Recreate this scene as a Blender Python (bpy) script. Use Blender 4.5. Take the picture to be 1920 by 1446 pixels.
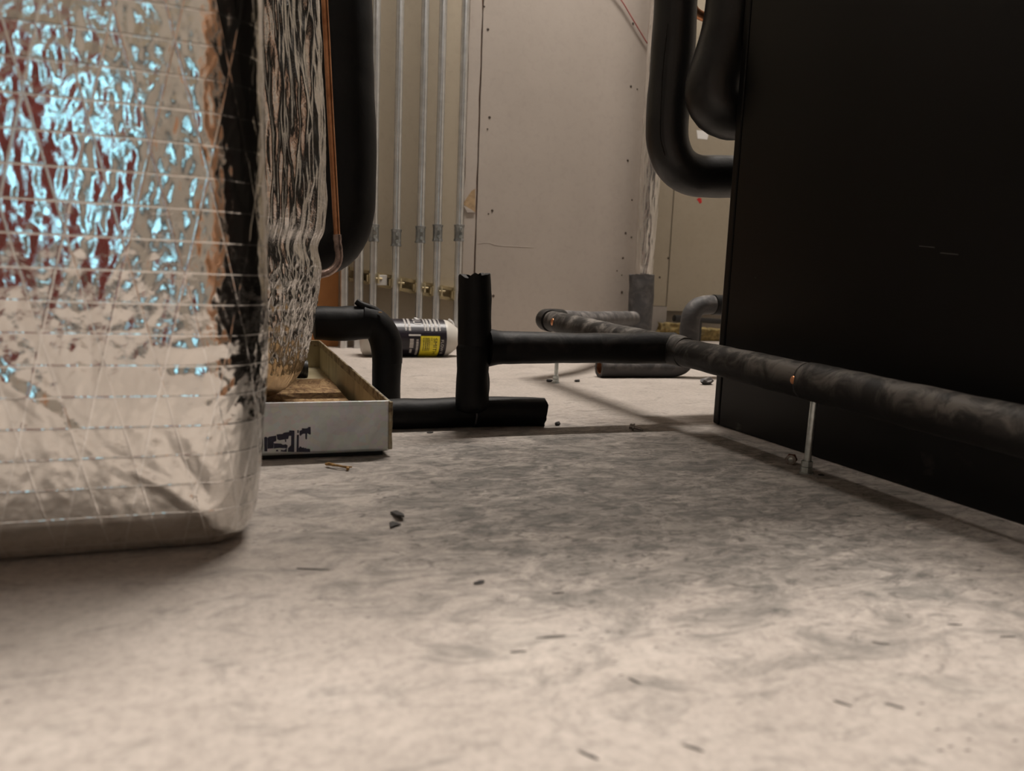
import bpy, bmesh, math, random
import numpy as np
from mathutils import Vector, Matrix, noise as mnoise

random.seed(7)
rng = np.random.default_rng(11)
for o in list(bpy.data.objects):
    bpy.data.objects.remove(o, do_unlink=True)
scene = bpy.context.scene
COL = scene.collection

# ------------------------------------------------------------------ camera
FPX, W, H = 1440.0, 1920.0, 1446.0
TILT, ROLL, YAW, CAMH = math.radians(8.0), math.radians(-2.25), math.radians(20.0), 0.22
_f = Vector((math.sin(YAW)*math.cos(TILT), math.cos(YAW)*math.cos(TILT), -math.sin(TILT)))
_r0 = Vector((math.cos(YAW), -math.sin(YAW), 0.0))
_u0 = _r0.cross(_f)
_r = math.cos(ROLL)*_r0 - math.sin(ROLL)*_u0
_u = math.sin(ROLL)*_r0 + math.cos(ROLL)*_u0
CAMO = Vector((0, 0, CAMH))
cam = bpy.data.cameras.new('camera')
cam.sensor_width = 36.0
cam.lens = FPX/W*36.0
cam.clip_start = 0.01
cam.dof.use_dof = True
cam.dof.focus_distance = 1.22
cam.dof.aperture_fstop = 6.4
camo = bpy.data.objects.new('camera', cam)
M = Matrix(((_r.x, _u.x, -_f.x, 0), (_r.y, _u.y, -_f.y, 0), (_r.z, _u.z, -_f.z, CAMH), (0, 0, 0, 1)))
camo.matrix_world = M
COL.objects.link(camo)
scene.camera = camo

# ------------------------------------------------------------------ view + world
vs = scene.view_settings
vs.view_transform = 'Standard'
vs.look = 'None'
vs.gamma = 1.0
vs.use_curve_mapping = False
vs.exposure = 0.18
world = bpy.data.worlds.new('world')
scene.world = world
world.use_nodes = True
world.node_tree.nodes['Background'].inputs[0].default_value = (0.9, 0.95, 1.0, 1)
world.node_tree.nodes['Background'].inputs[1].default_value = 0.05

# ------------------------------------------------------------------ lamps of the room and an added fill (fixtures are built further down)
LAMPS = [  # x, y, z, size x, size y, watts, colour
    (0.92, -0.62, 2.70, 0.14, 0.20, 68.0, (1.0, 0.945, 0.885)),
    (1.00, 1.85, 2.70, 1.20, 0.12, 66.0, (1.0, 0.935, 0.87)),
    (-0.50, -0.64, 2.70, 0.14, 0.20, 33.0, (1.0, 0.92, 0.85)),  # fill added for the left floor and the foil; no such source seen
]
for i, (x, y, z, sx, sy, wt, c) in enumerate(LAMPS):
    l = bpy.data.lights.new('ceiling_lamp', 'AREA')
    l.shape = 'RECTANGLE'; l.size = sx; l.size_y = sy; l.energy = wt; l.color = c
    o = bpy.data.objects.new('ceiling_lamp_light', l)
    o.location = (x, y, z-0.012)
    COL.objects.link(o)

# ------------------------------------------------------------------ helpers
def ray(px, py):
    return _f + _r*((px-W/2)/FPX) - _u*((py-H/2)/FPX)
def onz(px, py, z=0.0):
    d = ray(px, py); return CAMO + d*((z-CAMH)/d.z)
def onx(px, py, x):
    d = ray(px, py); return CAMO + d*(x/d.x)
def ony(px, py, y):
    d = ray(px, py); return CAMO + d*(y/d.y)

def tag(o, label=None, cat=None, group=None, kind=None):
    if label: o['label'] = label
    if cat: o['category'] = cat
    if group: o['group'] = group
    if kind: o['kind'] = kind
    return o
def thing(name, loc, label, cat, group=None):
    o = bpy.data.objects.new(name, None)
    o.location = loc; o.empty_display_size = 0.02
    COL.objects.link(o)
    return tag(o, label, cat, group)
def link(name, me, mat, parent=None):
    o = bpy.data.objects.new(name, me)
    if mat is not None:
        me.materials.clear(); me.materials.append(mat)
    COL.objects.link(o)
    if parent is not None:
        o.parent = parent
        pl = Vector((0, 0, 0)); p = parent
        while p is not None:
            pl += p.location; p = p.parent
        o.location = -pl          # meshes are written in world coordinates
    return o
def mesh(name, verts, faces, mat, parent=None, smooth=False, autosmooth=None):
    me = bpy.data.meshes.new(name)
    me.from_pydata([tuple(v) for v in verts], [], [tuple(f) for f in faces])
    me.update()
    bm = bmesh.new(); bm.from_mesh(me)
    bmesh.ops.recalc_face_normals(bm, faces=bm.faces[:])
    if autosmooth is not None:
        for e in bm.edges:
            if len(e.link_faces) == 2 and e.calc_face_angle(0) > autosmooth: e.smooth = False
    bm.to_mesh(me); bm.free()
    if smooth:
        me.polygons.foreach_set('use_smooth', [True]*len(me.polygons))
    return link(name, me, mat, parent)
def bmobj(name, bm, mat, parent=None, smooth=False):
    me = bpy.data.meshes.new(name); bm.to_mesh(me); bm.free()
    if smooth: me.polygons.foreach_set('use_smooth', [True]*len(me.polygons))
    return link(name, me, mat, parent)
def add_box(bm, x0, x1, y0, y1, z0, z1, bev=0.0, seg=2):
    r = bmesh.ops.create_cube(bm, size=1.0)
    for v in r['verts']:
        v.co = Vector(((x0+x1)/2 + v.co.x*(x1-x0), (y0+y1)/2 + v.co.y*(y1-y0), (z0+z1)/2 + v.co.z*(z1-z0)))
    if bev > 0:
        es = list({e for v in r['verts'] for e in v.link_edges})
        bmesh.ops.bevel(bm, geom=es, offset=bev, segments=seg, affect='EDGES', profile=0.5)
def box(name, x0, x1, y0, y1, z0, z1, mat, parent=None, bev=0.0):
    bm = bmesh.new(); add_box(bm, x0, x1, y0, y1, z0, z1, bev)
    return bmobj(name, bm, mat, parent)

def resample(pts, step):
    P = [Vector(p) for p in pts]
    if len(P) == 2:
        n = max(2, int((P[1]-P[0]).length/step)+1)
        return [P[0].lerp(P[1], i/(n-1)) for i in range(n)]
    Q = [2*P[0]-P[1]] + P + [2*P[-1]-P[-2]]
    out = []
    for i in range(1, len(Q)-2):
        a, b, c, d = Q[i-1:i+3]
        n = max(1, int((c-b).length/step))
        for k in range(n):
            t = k/n
            out.append(0.5*((2*b) + (c-a)*t + (2*a-5*b+4*c-d)*t*t + (-a+3*b-3*c+d)*t**3))
    out.append(P[-1])
    return out
def tube_data(pts, rad, seg=28, step=0.006, lump=0.0, lscale=18.0, hollow0=None, hollow1=None, ragged=0.0, dome=0.0, seed=0.0):
    """sweep a circle along pts. rad: number or function(t). hollowN = (inner radius, depth) opens that end"""
    C = resample(pts, step)
    n = len(C)
    rf = rad if callable(rad) else (lambda t: rad)
    T = []
    for i in range(n):
        a = C[max(0, i-1)]; b = C[min(n-1, i+1)]
        T.append((b-a).normalized())
    up = Vector((0, 0, 1)) if abs(T[0].z) < 0.9 else Vector((0, 1, 0))
    X = T[0].cross(up).normalized()
    V, F = [], []
    rings = []
    def ring(c, t, x, r, jit=0.0, nz=True):
        y = t.cross(x).normalized()
        idx = []
        for k in range(seg):
            a = 2*math.pi*k/seg
            d = x*math.cos(a) + y*math.sin(a)
            p = c + d*r
            if lump and nz:
                q = p*lscale + Vector((seed, seed*1.7, 0))
                p = p + d*lump*(mnoise.noise(q) + 0.5*mnoise.noise(q*2.3))
            if jit:
                p = p + t*jit*mnoise.noise(Vector((math.cos(a)*2.2+seed, math.sin(a)*2.2, 3.1)))
            idx.append(len(V)); V.append(p)
        return idx
    for i in range(n):
        X = (X - T[i]*X.dot(T[i])).normalized()
        t = i/(n-1)
        j = ragged if (i == 0 or i == n-1) else 0.0
        rings.append(ring(C[i], T[i], X, rf(t), j))
        if i == 0: X0 = X.copy()
    X1 = X.copy()
    def bridge(a, b):
        for k in range(seg):
            F.append((a[k], a[(k+1) % seg], b[(k+1) % seg], b[k]))
    for a, b in zip(rings, rings[1:]): bridge(a, b)
    def end(c, t, x, r, first, hol, sgn):
        if hol is None:
            if dome:
                a = ring(c + t*sgn*dome*0.6, t, x, r*0.86, nz=False); bridge(first, a)
                b = ring(c + t*sgn*dome, t, x, r*0.5, nz=False); bridge(a, b)
                F.append(tuple(b))
            else:
                a = ring(c + t*sgn*r*0.04, t, x, r*0.9, ragged); bridge(first, a); F.append(tuple(a))
        else:
            ri, dep = hol
            a = ring(c, t, x, ri, ragged, nz=False); bridge(first, a)
            b = ring(c - t*sgn*dep, t, x, ri, 0, nz=False); bridge(a, b); F.append(tuple(b))
    end(C[0], T[0], X0, rf(0), rings[0], hollow0, -1)
    end(C[-1], T[-1], X1, rf(1), rings[-1], hollow1, 1)
    return V, F
def tube(name, pts, rad, mat, parent=None, **kw):
    V, F = tube_data(pts, rad, **kw)
    return mesh(name, V, F, mat, parent, smooth=True, autosmooth=math.radians(50))
def arc(p0, pc, p1, n=6):
    """rounded corner: quadratic through p0 - corner pc - p1"""
    p0, pc, p1 = Vector(p0), Vector(pc), Vector(p1)
    return [((1-t)**2)*p0 + 2*t*(1-t)*pc + t*t*p1 for t in [i/n for i in range(n+1)]]

# --- vectorised gradient noise for the foil
class Perlin:
    def __init__(self, seed):
        r = np.random.default_rng(seed)
        a = r.uniform(0, 2*np.pi, (256, 256))
        self.gx, self.gy = np.cos(a), np.sin(a)
    def __call__(self, x, y):
        xi = np.floor(x).astype(int); yi = np.floor(y).astype(int)
        fx, fy = x-xi, y-yi
        u = fx*fx*fx*(fx*(fx*6-15)+10); v = fy*fy*fy*(fy*(fy*6-15)+10)
        def g(ix, iy, dx, dy):
            return self.gx[ix & 255, iy & 255]*dx + self.gy[ix & 255, iy & 255]*dy
        a = g(xi, yi, fx, fy); b = g(xi+1, yi, fx-1, fy)
        c = g(xi, yi+1, fx, fy-1); d = g(xi+1, yi+1, fx-1, fy-1)
        return (a*(1-u)+b*u)*(1-v) + (c*(1-u)+d*u)*v

# ------------------------------------------------------------------ materials
class NT:
    def __init__(self, name):
        self.m = bpy.data.materials.new(name); self.m.use_nodes = True
        self.t = self.m.node_tree; self.b = self.t.nodes['Principled BSDF']
    def n(self, typ, **kw):
        x = self.t.nodes.new(typ)
        for k, v in kw.items():
            if k.startswith('i_'):
                key = k[2:]
                x.inputs[int(key) if key.isdigit() else key.replace('_', ' ')].default_value = v
            else: setattr(x, k, v)
        return x
    def l(self, a, ai, b, bi): self.t.links.new(a.outputs[ai], b.inputs[bi])
    def coord(self, scale=(1, 1, 1), rot=(0, 0, 0), src='Object'):
        c = self.n('ShaderNodeTexCoord'); mp = self.n('ShaderNodeMapping')
        mp.inputs['Scale'].default_value = scale; mp.inputs['Rotation'].default_value = rot
        self.l(c, src, mp, 'Vector'); return mp
    def noise(self, mp, scale, detail=4, rough=0.55, dist=0.0):
        x = self.n('ShaderNodeTexNoise'); x.inputs['Scale'].default_value = scale
        x.inputs['Detail'].default_value = detail; x.inputs['Roughness'].default_value = rough
        x.inputs['Distortion'].default_value = dist
        self.l(mp, 'Vector', x, 'Vector'); return x
    def ramp(self, src, out, stops):
        r = self.n('ShaderNodeValToRGB'); e = r.color_ramp.elements
        e[0].position, e[0].color = stops[0][0], (*stops[0][1], 1)
        e[1].position, e[1].color = stops[-1][0], (*stops[-1][1], 1)
        for p, c in stops[1:-1]:
            k = e.new(p); k.color = (*c, 1)
        self.l(src, out, r, 'Fac'); return r
    def mix(self, a, b, fac, mode='MIX'):
        x = self.n('ShaderNodeMix', data_type='RGBA', blend_type=mode)
        for s, i in ((fac, 0), (a, 6), (b, 7)):
            if isinstance(s, tuple) and len(s) == 2 and not isinstance(s[0], (int, float)): self.t.links.new(s[0].outputs[s[1]], x.inputs[i])
            elif isinstance(s, (int, float)): x.inputs[i].default_value = s
            else: x.inputs[i].default_value = (*s, 1)
        return x
    def bump(self, src, out, strength=0.3, dist=0.001, chain=None):
        b = self.n('ShaderNodeBump'); b.inputs['Strength'].default_value = strength; b.inputs['Distance'].default_value = dist
        self.l(src, out, b, 'Height')
        if chain: self.l(chain, 'Normal', b, 'Normal')
        return b
    def set(self, **kw):
        for k, v in kw.items():
            key = k.replace('_', ' ')
            self.b.inputs[key].default_value = (*v, 1) if isinstance(v, tuple) and len(v) == 3 else v
def simple(name, col, rough=0.5, metal=0.0, var=0.15, scale=30.0, bump=0.0, spec=None):
    t = NT(name); mp = t.coord()
    nz = t.noise(mp, scale, 5)
    r = t.ramp(nz, 'Fac', [(0.3, tuple(c*(1-var) for c in col)), (0.7, tuple(min(1, c*(1+var)) for c in col))])
    t.l(r, 'Color', t.b, 'Base Color')
    t.set(Roughness=rough, Metallic=metal)
    if spec is not None: t.b.inputs['Specular IOR Level'].default_value = spec
    if bump:
        b = t.bump(nz, 'Fac', bump, 0.002); t.l(b, 'Normal', t.b, 'Normal')
    return t.m

def mat_floor():
    t = NT('concrete_floor'); mp = t.coord()
    big = t.noise(mp, 7.5, 8, 0.68)
    base = t.ramp(big, 'Fac', [(0.32, (0.395, 0.347, 0.309)), (0.5, (0.445, 0.392, 0.350)), (0.68, (0.49, 0.436, 0.393))])
    fine = t.noise(mp, 130, 8, 0.75)
    fr = t.ramp(fine, 'Fac', [(0.32, (0.70, 0.69, 0.68)), (0.58, (1.05, 1.05, 1.04))])
    m1 = t.mix((base, 'Color'), (fr, 'Color'), 0.85, 'MULTIPLY')
    # grey trowel smears and grime
    mp2 = t.coord(scale=(1.0, 1.9, 1.0), rot=(0, 0, math.radians(14)))
    sm = t.noise(mp2, 17.0, 11, 0.75, 0.9)
    # grime streaks between pan and cabinet, deepened to paint in the shade there
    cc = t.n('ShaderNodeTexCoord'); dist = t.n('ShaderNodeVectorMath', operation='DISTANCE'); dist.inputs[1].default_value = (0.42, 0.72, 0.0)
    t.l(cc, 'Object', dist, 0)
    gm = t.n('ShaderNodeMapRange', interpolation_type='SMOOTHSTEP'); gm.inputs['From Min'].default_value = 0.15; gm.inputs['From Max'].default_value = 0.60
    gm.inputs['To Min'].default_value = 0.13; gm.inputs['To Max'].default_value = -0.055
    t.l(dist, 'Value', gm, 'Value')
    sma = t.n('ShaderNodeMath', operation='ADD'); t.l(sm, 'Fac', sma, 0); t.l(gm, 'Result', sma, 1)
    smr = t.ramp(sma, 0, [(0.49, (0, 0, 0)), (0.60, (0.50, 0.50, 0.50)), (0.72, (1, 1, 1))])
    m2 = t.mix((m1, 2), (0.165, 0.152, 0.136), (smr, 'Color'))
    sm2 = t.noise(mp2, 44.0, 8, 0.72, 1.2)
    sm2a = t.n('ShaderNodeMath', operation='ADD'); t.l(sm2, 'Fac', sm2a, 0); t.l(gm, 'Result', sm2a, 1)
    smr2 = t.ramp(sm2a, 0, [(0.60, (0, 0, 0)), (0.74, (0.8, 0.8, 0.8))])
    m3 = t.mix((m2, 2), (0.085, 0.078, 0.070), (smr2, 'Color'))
    # pale plaster dust
    du = t.noise(mp, 8.0, 8, 0.7, 0.6)
    dur = t.ramp(du, 'Fac', [(0.55, (0, 0, 0)), (0.75, (0.45, 0.45, 0.45))])
    m4 = t.mix((m3, 2), (0.60, 0.54, 0.475), (dur, 'Color'))
    # small dark chips of dirt trodden into the slab
    vo = t.n('ShaderNodeTexVoronoi'); vo.inputs['Scale'].default_value = 60
    mp3 = t.coord(scale=(1.0, 2.3, 1.0), rot=(0, 0, math.radians(-12))); t.l(mp3, 'Vector', vo, 'Vector')
    vr = t.ramp(vo, 'Distance', [(0.07, (0.85, 0.85, 0.85)), (0.15, (0, 0, 0))])
    gate = t.noise(mp, 6.0, 3); gr = t.ramp(gate, 'Fac', [(0.48, (0, 0, 0)), (0.58, (1, 1, 1))])
    g2 = t.mix((vr, 'Color'), (gr, 'Color'), 1.0, 'MULTIPLY')
    m5 = t.mix((m4, 2), (0.09, 0.08, 0.07), (g2, 2))
    t.l(m5, 2, t.b, 'Base Color')
    rr = t.ramp(fine, 'Fac', [(0.3, (0.62,)*3), (0.7, (0.85,)*3)]); t.l(rr, 'Color', t.b, 'Roughness')
    t.b.inputs['Specular IOR Level'].default_value = 0.35
    b1 = t.bump(fine, 'Fac', 0.35, 0.002); b2 = t.bump(sm, 'Fac', 0.3, 0.004, b1)
    t.l(b2, 'Normal', t.b, 'Normal')
    return t.m
def mat_foam(name='black_foam', dust=0.5, base=(0.011, 0.010, 0.010), dcol=(0.085, 0.077, 0.069), spec=0.22, rough=0.55):
    t = NT(name); mp = t.coord()
    nz = t.noise(mp, 26, 6, 0.6, 0.8)
    geo = t.n('ShaderNodeNewGeometry'); sep = t.n('ShaderNodeSeparateXYZ'); t.l(geo, 'Normal', sep, 'Vector')
    up = t.n('ShaderNodeMapRange'); up.inputs['From Min'].default_value = -0.35; up.inputs['From Max'].default_value = 0.95
    t.l(sep, 'Z', up, 'Value')                       # dust settles on upward faces
    mul = t.n('ShaderNodeMath', operation='MULTIPLY'); nr = t.ramp(nz, 'Fac', [(0.43, (0.12,)*3), (0.52, (0.45,)*3), (0.60, (1, 1, 1))])
    t.l(up, 'Result', mul, 0); t.l(nr, 'Color', mul, 1)
    mul2 = t.n('ShaderNodeMath', operation='MULTIPLY'); mul2.inputs[1].default_value = dust; t.l(mul, 0, mul2, 0)
    m = t.mix(base, dcol, (mul2, 0)); t.l(m, 2, t.b, 'Base Color')
    t.set(Roughness=rough); t.b.inputs['Specular IOR Level'].default_value = spec
    f = t.noise(mp, 220, 4); b = t.bump(f, 'Fac', 0.15, 0.001); b2 = t.bump(nz, 'Fac', 0.25, 0.003, b)
    t.l(b2, 'Normal', t.b, 'Normal')
    return t.m
def mat_foil(name, scrim=0.0205, rough=0.13, fine=0.35, diag=True, sb_=0.4):
    t = NT(name)
    t.set(Metallic=1.0, Roughness=rough)
    uv = t.n('ShaderNodeUVMap'); uv.uv_map = 'surf'
    sep = t.n('ShaderNodeSeparateXYZ'); t.l(uv, 'UV', sep, 'Vector')
    def line(expr_out, node, width):
        fr = t.n('ShaderNodeMath', operation='FRACT'); t.l(node, expr_out, fr, 0)
        sb = t.n('ShaderNodeMath', operation='SUBTRACT'); sb.inputs[1].default_value = 0.5; t.l(fr, 0, sb, 0)
        ab = t.n('ShaderNodeMath', operation='ABSOLUTE'); t.l(sb, 0, ab, 0)
        mr = t.n('ShaderNodeMapRange', interpolation_type='SMOOTHSTEP')
        mr.inputs['From Min'].default_value = 0.0; mr.inputs['From Max'].default_value = width
        mr.inputs['To Min'].default_value = 1.0; mr.inputs['To Max'].default_value = 0.0
        t.l(ab, 0, mr, 'Value'); return mr
    sc = t.n('ShaderNodeMath', operation='MULTIPLY'); sc.inputs[1].default_value = 1/scrim; t.l(sep, 'Y', sc, 0)
    total = line(0, sc, 0.045)
    if diag:
        for k, sp in ((0.23, 0.034), (-0.23, 0.041)):
            a = t.n('ShaderNodeMath', operation='MULTIPLY_ADD'); a.inputs[1].default_value = k
            t.l(sep, 'Y', a, 0); t.l(sep, 'X', a, 2)
            b = t.n('ShaderNodeMath', operation='MULTIPLY'); b.inputs[1].default_value = 1/sp; t.l(a, 0, b, 0)
            ln = line(0, b, 0.028)
            ad = t.n('ShaderNodeMath', operation='MAXIMUM'); t.l(total, 0, ad, 0); t.l(ln, 0, ad, 1); total = ad
    mp = t.coord()
    nz = t.noise(mp, 130, 4, 0.6, 0.6)
    b1 = t.bump(nz, 'Fac', fine, 0.002)
    b2 = t.bump(total, 0, sb_, 0.0005, b1)
    t.l(b2, 'Normal', t.b, 'Normal')
    n2 = t.noise(mp, 9, 4)
    cr = t.ramp(n2, 'Fac', [(0.3, (0.72, 0.695, 0.66)), (0.7, (0.86, 0.84, 0.81))])
    cm = t.mix((cr, 'Color'), (0.93, 0.92, 0.90), (total, 0)); t.l(cm, 2, t.b, 'Base Color')
    rr = t.n('ShaderNodeMapRange'); rr.inputs['To Min'].default_value = rough; rr.inputs['To Max'].default_value = max(rough, 0.20)
    t.l(total, 0, rr, 'Value'); t.l(rr, 'Result', t.b, 'Roughness')
    return t.m
def mat_wall(name, c0, c1, streak=False):
    t = NT(name); mp = t.coord(scale=(1, 1, 0.35) if streak else (1, 1, 1))
    nz = t.noise(mp, 3.5, 6, 0.6); r = t.ramp(nz, 'Fac', [(0.3, c0), (0.7, c1)])
    mp2 = t.coord(); sp = t.noise(mp2, 55, 4, 0.6, 0.5)
    sr = t.ramp(sp, 'Fac', [(0.25, (0.90,)*3), (0.5, (1, 1, 1))])
    m = t.mix((r, 'Color'), (sr, 'Color'), 0.7, 'MULTIPLY'); t.l(m, 2, t.b, 'Base Color')
    t.set(Roughness=0.85); b = t.bump(sp, 'Fac', 0.12, 0.002); t.l(b, 'Normal', t.b, 'Normal')
    return t.m
def mat_pan(name='galvanised_steel'):
    t = NT(name); mp = t.coord(scale=(1, 1, 1))
    vo = t.n('ShaderNodeTexVoronoi'); vo.inputs['Scale'].default_value = 140; t.l(mp, 'Vector', vo, 'Vector')
    nz = t.noise(mp, 18, 6, 0.65, 0.5)
    r = t.ramp(nz, 'Fac', [(0.3, (0.44, 0.46, 0.465)), (0.65, (0.62, 0.645, 0.65))])
    v = t.mix((r, 'Color'), (vo, 'Color'), 0.06); t.l(v, 2, t.b, 'Base Color')
    t.set(Metallic=0.55, Roughness=0.42); b = t.bump(nz, 'Fac', 0.1, 0.002); t.l(b, 'Normal', t.b, 'Normal')
    return t.m
def mat_pan_in():
    t = NT('stained_pan_steel'); mp = t.coord(scale=(1, 1, 0.4)); nz = t.noise(mp, 14, 7, 0.65, 0.6)
    r = t.ramp(nz, 'Fac', [(0.3, (0.27, 0.225, 0.13)), (0.55, (0.46, 0.40, 0.26)), (0.8, (0.56, 0.51, 0.38))])
    t.l(r, 'Color', t.b, 'Base Color'); t.set(Metallic=0.55, Roughness=0.5)
    b = t.bump(nz, 'Fac', 0.15, 0.002); t.l(b, 'Normal', t.b, 'Normal'); return t.m
def mat_rim():
    t = NT('rusty_pan_rim'); mp = t.coord(scale=(1, 1, 1)); nz = t.noise(mp, 60, 6, 0.7)
    r = t.ramp(nz, 'Fac', [(0.38, (0.09, 0.055, 0.03)), (0.5, (0.30, 0.24, 0.14)), (0.7, (0.44, 0.40, 0.32))])
    t.l(r, 'Color', t.b, 'Base Color'); t.set(Metallic=0.5, Roughness=0.55); return t.m
def mat_osb():
    t = NT('rust_stained_board'); mp = t.coord(scale=(3.2, 1, 1), rot=(0, 0, 0.2)); nz = t.noise(mp, 22, 8, 0.7, 1.5)
    r = t.ramp(nz, 'Fac', [(0.33, (0.07, 0.035, 0.012)), (0.46, (0.25, 0.14, 0.058)), (0.58, (0.42, 0.28, 0.13)), (0.75, (0.52, 0.39, 0.22))])
    t.l(r, 'Color', t.b, 'Base Color'); t.set(Roughness=0.7); b = t.bump(nz, 'Fac', 0.4, 0.002); t.l(b, 'Normal', t.b, 'Normal'); return t.m
def mat_copper(name='copper', dull=0.5):
    t = NT(name); mp = t.coord(); nz = t.noise(mp, 35, 5, 0.6)
    r = t.ramp(nz, 'Fac', [(0.3, (0.42*dull+.1, 0.17*dull+.04, 0.07*dull+.02)), (0.7, (0.80*dull+.15, 0.38*dull+.08, 0.20*dull+.04))])
    t.l(r, 'Color', t.b, 'Base Color'); t.set(Metallic=0.9, Roughness=0.33); return t.m
def mat_cabinet():
    t = NT('black_powder_coat'); mp = t.coord(); f = t.noise(mp, 500, 2)
    t.set(Roughness=0.36); t.b.inputs['Base Color'].default_value = (0.0045, 0.0042, 0.004, 1)
    t.b.inputs['Specular IOR Level'].default_value = 0.25
    g = t.noise(mp, 17, 7, 0.7, 0.5)
    sep = t.n('ShaderNodeSeparateXYZ'); c = t.n('ShaderNodeTexCoord'); t.l(c, 'Object', sep, 'Vector')
    low = t.n('ShaderNodeMapRange'); low.inputs['From Min'].default_value = 0.07; low.inputs['From Max'].default_value = 0.0
    t.l(sep, 'Z', low, 'Value')
    gr = t.ramp(g, 'Fac', [(0.60, (0, 0, 0)), (0.75, (0.6,)*3)])
    mu = t.n('ShaderNodeMath', operation='MULTIPLY'); t.l(low, 'Result', mu, 0); t.l(gr, 'Color', mu, 1)
    m = t.mix((0.0026, 0.0024, 0.0023), (0.10, 0.092, 0.082), (mu, 0)); t.l(m, 2, t.b, 'Base Color')
    b = t.bump(f, 'Fac', 0.04, 0.001); t.l(b, 'Normal', t.b, 'Normal'); return t.m

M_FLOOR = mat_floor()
M_FOAM = mat_foam('black_foam', 0.55, (0.0045, 0.0042, 0.0042), (0.075, 0.068, 0.061))
M_FOAM_CLEAN = mat_foam('black_foam_clean', 0.10, (0.0026, 0.0025, 0.0026))
M_FOAM_SHEEN = mat_foam('satin_black_foam', 0.25, (0.0065, 0.0062, 0.0062), (0.06, 0.056, 0.053), 0.55, 0.42)
M_FOAM_DUST = mat_foam('dusty_black_foam', 1.0, (0.0055, 0.005, 0.005), (0.20, 0.182, 0.163))
M_FOAM_GREY = mat_foam('grey_dusted_foam', 0.95, (0.055, 0.053, 0.054), (0.24, 0.222, 0.21))
M_FOIL1 = mat_foil('scrim_foil', 0.0225, 0.10, 0.16)
M_FOIL2 = mat_foil('crinkled_foil', 0.030, 0.27, 0.45, diag=False, sb_=0.06)
M_FOIL3 = mat_foil('plain_foil', 5.0, 0.25, 0.40, diag=False, sb_=0.0)
M_DRY = mat_wall('drywall_paper', (0.355, 0.306, 0.264), (0.40, 0.347, 0.301))
M_WALL = mat_wall('primed_wall', (0.37, 0.312, 0.232), (0.43, 0.366, 0.278), True)
M_WALL2 = mat_wall('tan_wall_panel', (0.28, 0.236, 0.172), (0.315, 0.27, 0.203))
M_PLAIN = mat_wall('room_wall_paint', (0.30, 0.265, 0.225), (0.345, 0.31, 0.265))
M_PLINTH = mat_wall('grey_concrete_curb', (0.27, 0.24, 0.215), (0.33, 0.295, 0.265))
M_EMT = simple('galvanised_conduit', (0.72, 0.73, 0.73), 0.30, 0.95, 0.12, 40)
M_COUP = simple('cast_coupling', (0.33, 0.34, 0.34), 0.40, 0.95, 0.25, 60)
M_STRUT = simple('yellow_zinc_strut', (0.40, 0.32, 0.18), 0.5, 0.3, 0.3, 50)
M_ZINC = simple('zinc_plated_steel', (0.52, 0.56, 0.55), 0.30, 0.95, 0.2, 120)
M_CLAMP = simple('yellow_zinc_clamp', (0.56, 0.47, 0.29), 0.5, 0.3, 0.25, 60)
M_PAN = mat_pan(); M_PANIN = mat_pan_in(); M_RIM = mat_rim(); M_OSB = mat_osb()
M_COPPER = mat_copper('copper', 0.55)
M_COPPER_B = mat_copper('bright_copper', 0.9)
M_SOLDER = simple('solder_silver', (0.30, 0.22, 0.19), 0.42, 0.8, 0.5, 90)
M_CAB = mat_cabinet()
M_INK = simple('navy_marker_ink', (0.012, 0.012, 0.035), 0.5, 0, 0.5, 200)
M_WHITEP = simple('white_plastic', (0.55, 0.52, 0.47), 0.38, 0, 0.05, 20)
M_BLABEL = simple('black_label', (0.014, 0.011, 0.017), 0.32, 0, 0.3, 60)
M_YLABEL = simple('yellow_label', (0.72, 0.60, 0.03), 0.45, 0, 0.1, 60)
M_WINK = simple('white_label_ink', (0.52, 0.49, 0.46), 0.5, 0, 0.1, 90)
M_DINK = simple('dark_label_ink', (0.035, 0.03, 0.01), 0.5, 0, 0.3, 90)
M_RED = simple('red_cable', (0.32, 0.05, 0.045), 0.5, 0, 0.2, 60)
M_REDMARK = simple('red_paint_mark', (0.45, 0.015, 0.015), 0.6, 0, 0.3, 120)
M_ORANGE = simple('orange_plywood', (0.33, 0.135, 0.035), 0.6, 0, 0.12, 14)
M_TORN = simple('torn_brown_paper', (0.34, 0.23, 0.125), 0.85, 0, 0.25, 60)
M_DARK = simple('dark_hole', (0.05, 0.035, 0.025), 0.9, 0, 0.4, 300)
M_SEAM = simple('rusty_seam', (0.13, 0.055, 0.03), 0.85, 0, 0.5, 120)
M_BATT = simple('yellow_fibreglass', (0.25, 0.185, 0.075), 0.95, 0, 0.5, 70, 1.0)
M_BLACKP = simple('black_pipe_paint', (0.010, 0.009, 0.009), 0.45, 0, 0.3, 60)
M_STRAW = simple('brown_straw', (0.28, 0.155, 0.045), 0.8, 0, 0.35, 200)
M_SCRAP = simple('dark_foam_scrap', (0.035, 0.031, 0.028), 0.75, 0, 0.4, 200)
M_FLECK = simple('dirt_fleck', (0.085, 0.076, 0.067), 0.8, 0, 0.4, 200)
M_BSTEEL = simple('dull_steel_hardware', (0.30, 0.28, 0.26), 0.36, 0.9, 0.4, 200)
M_WHITEF = simple('white_paint_metal', (0.72, 0.71, 0.69), 0.45, 0, 0.04, 20)
M_GALV = simple('galvanised_duct', (0.45, 0.45, 0.45), 0.4, 0.9, 0.15, 12)
M_REDBOX = simple('red_enamel', (0.24, 0.048, 0.042), 0.35, 0, 0.15, 12)
M_PAN_SHADOW = simple('shadow_gap_black', (0.010, 0.010, 0.010), 0.8, 0, 0.3, 60)
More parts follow.
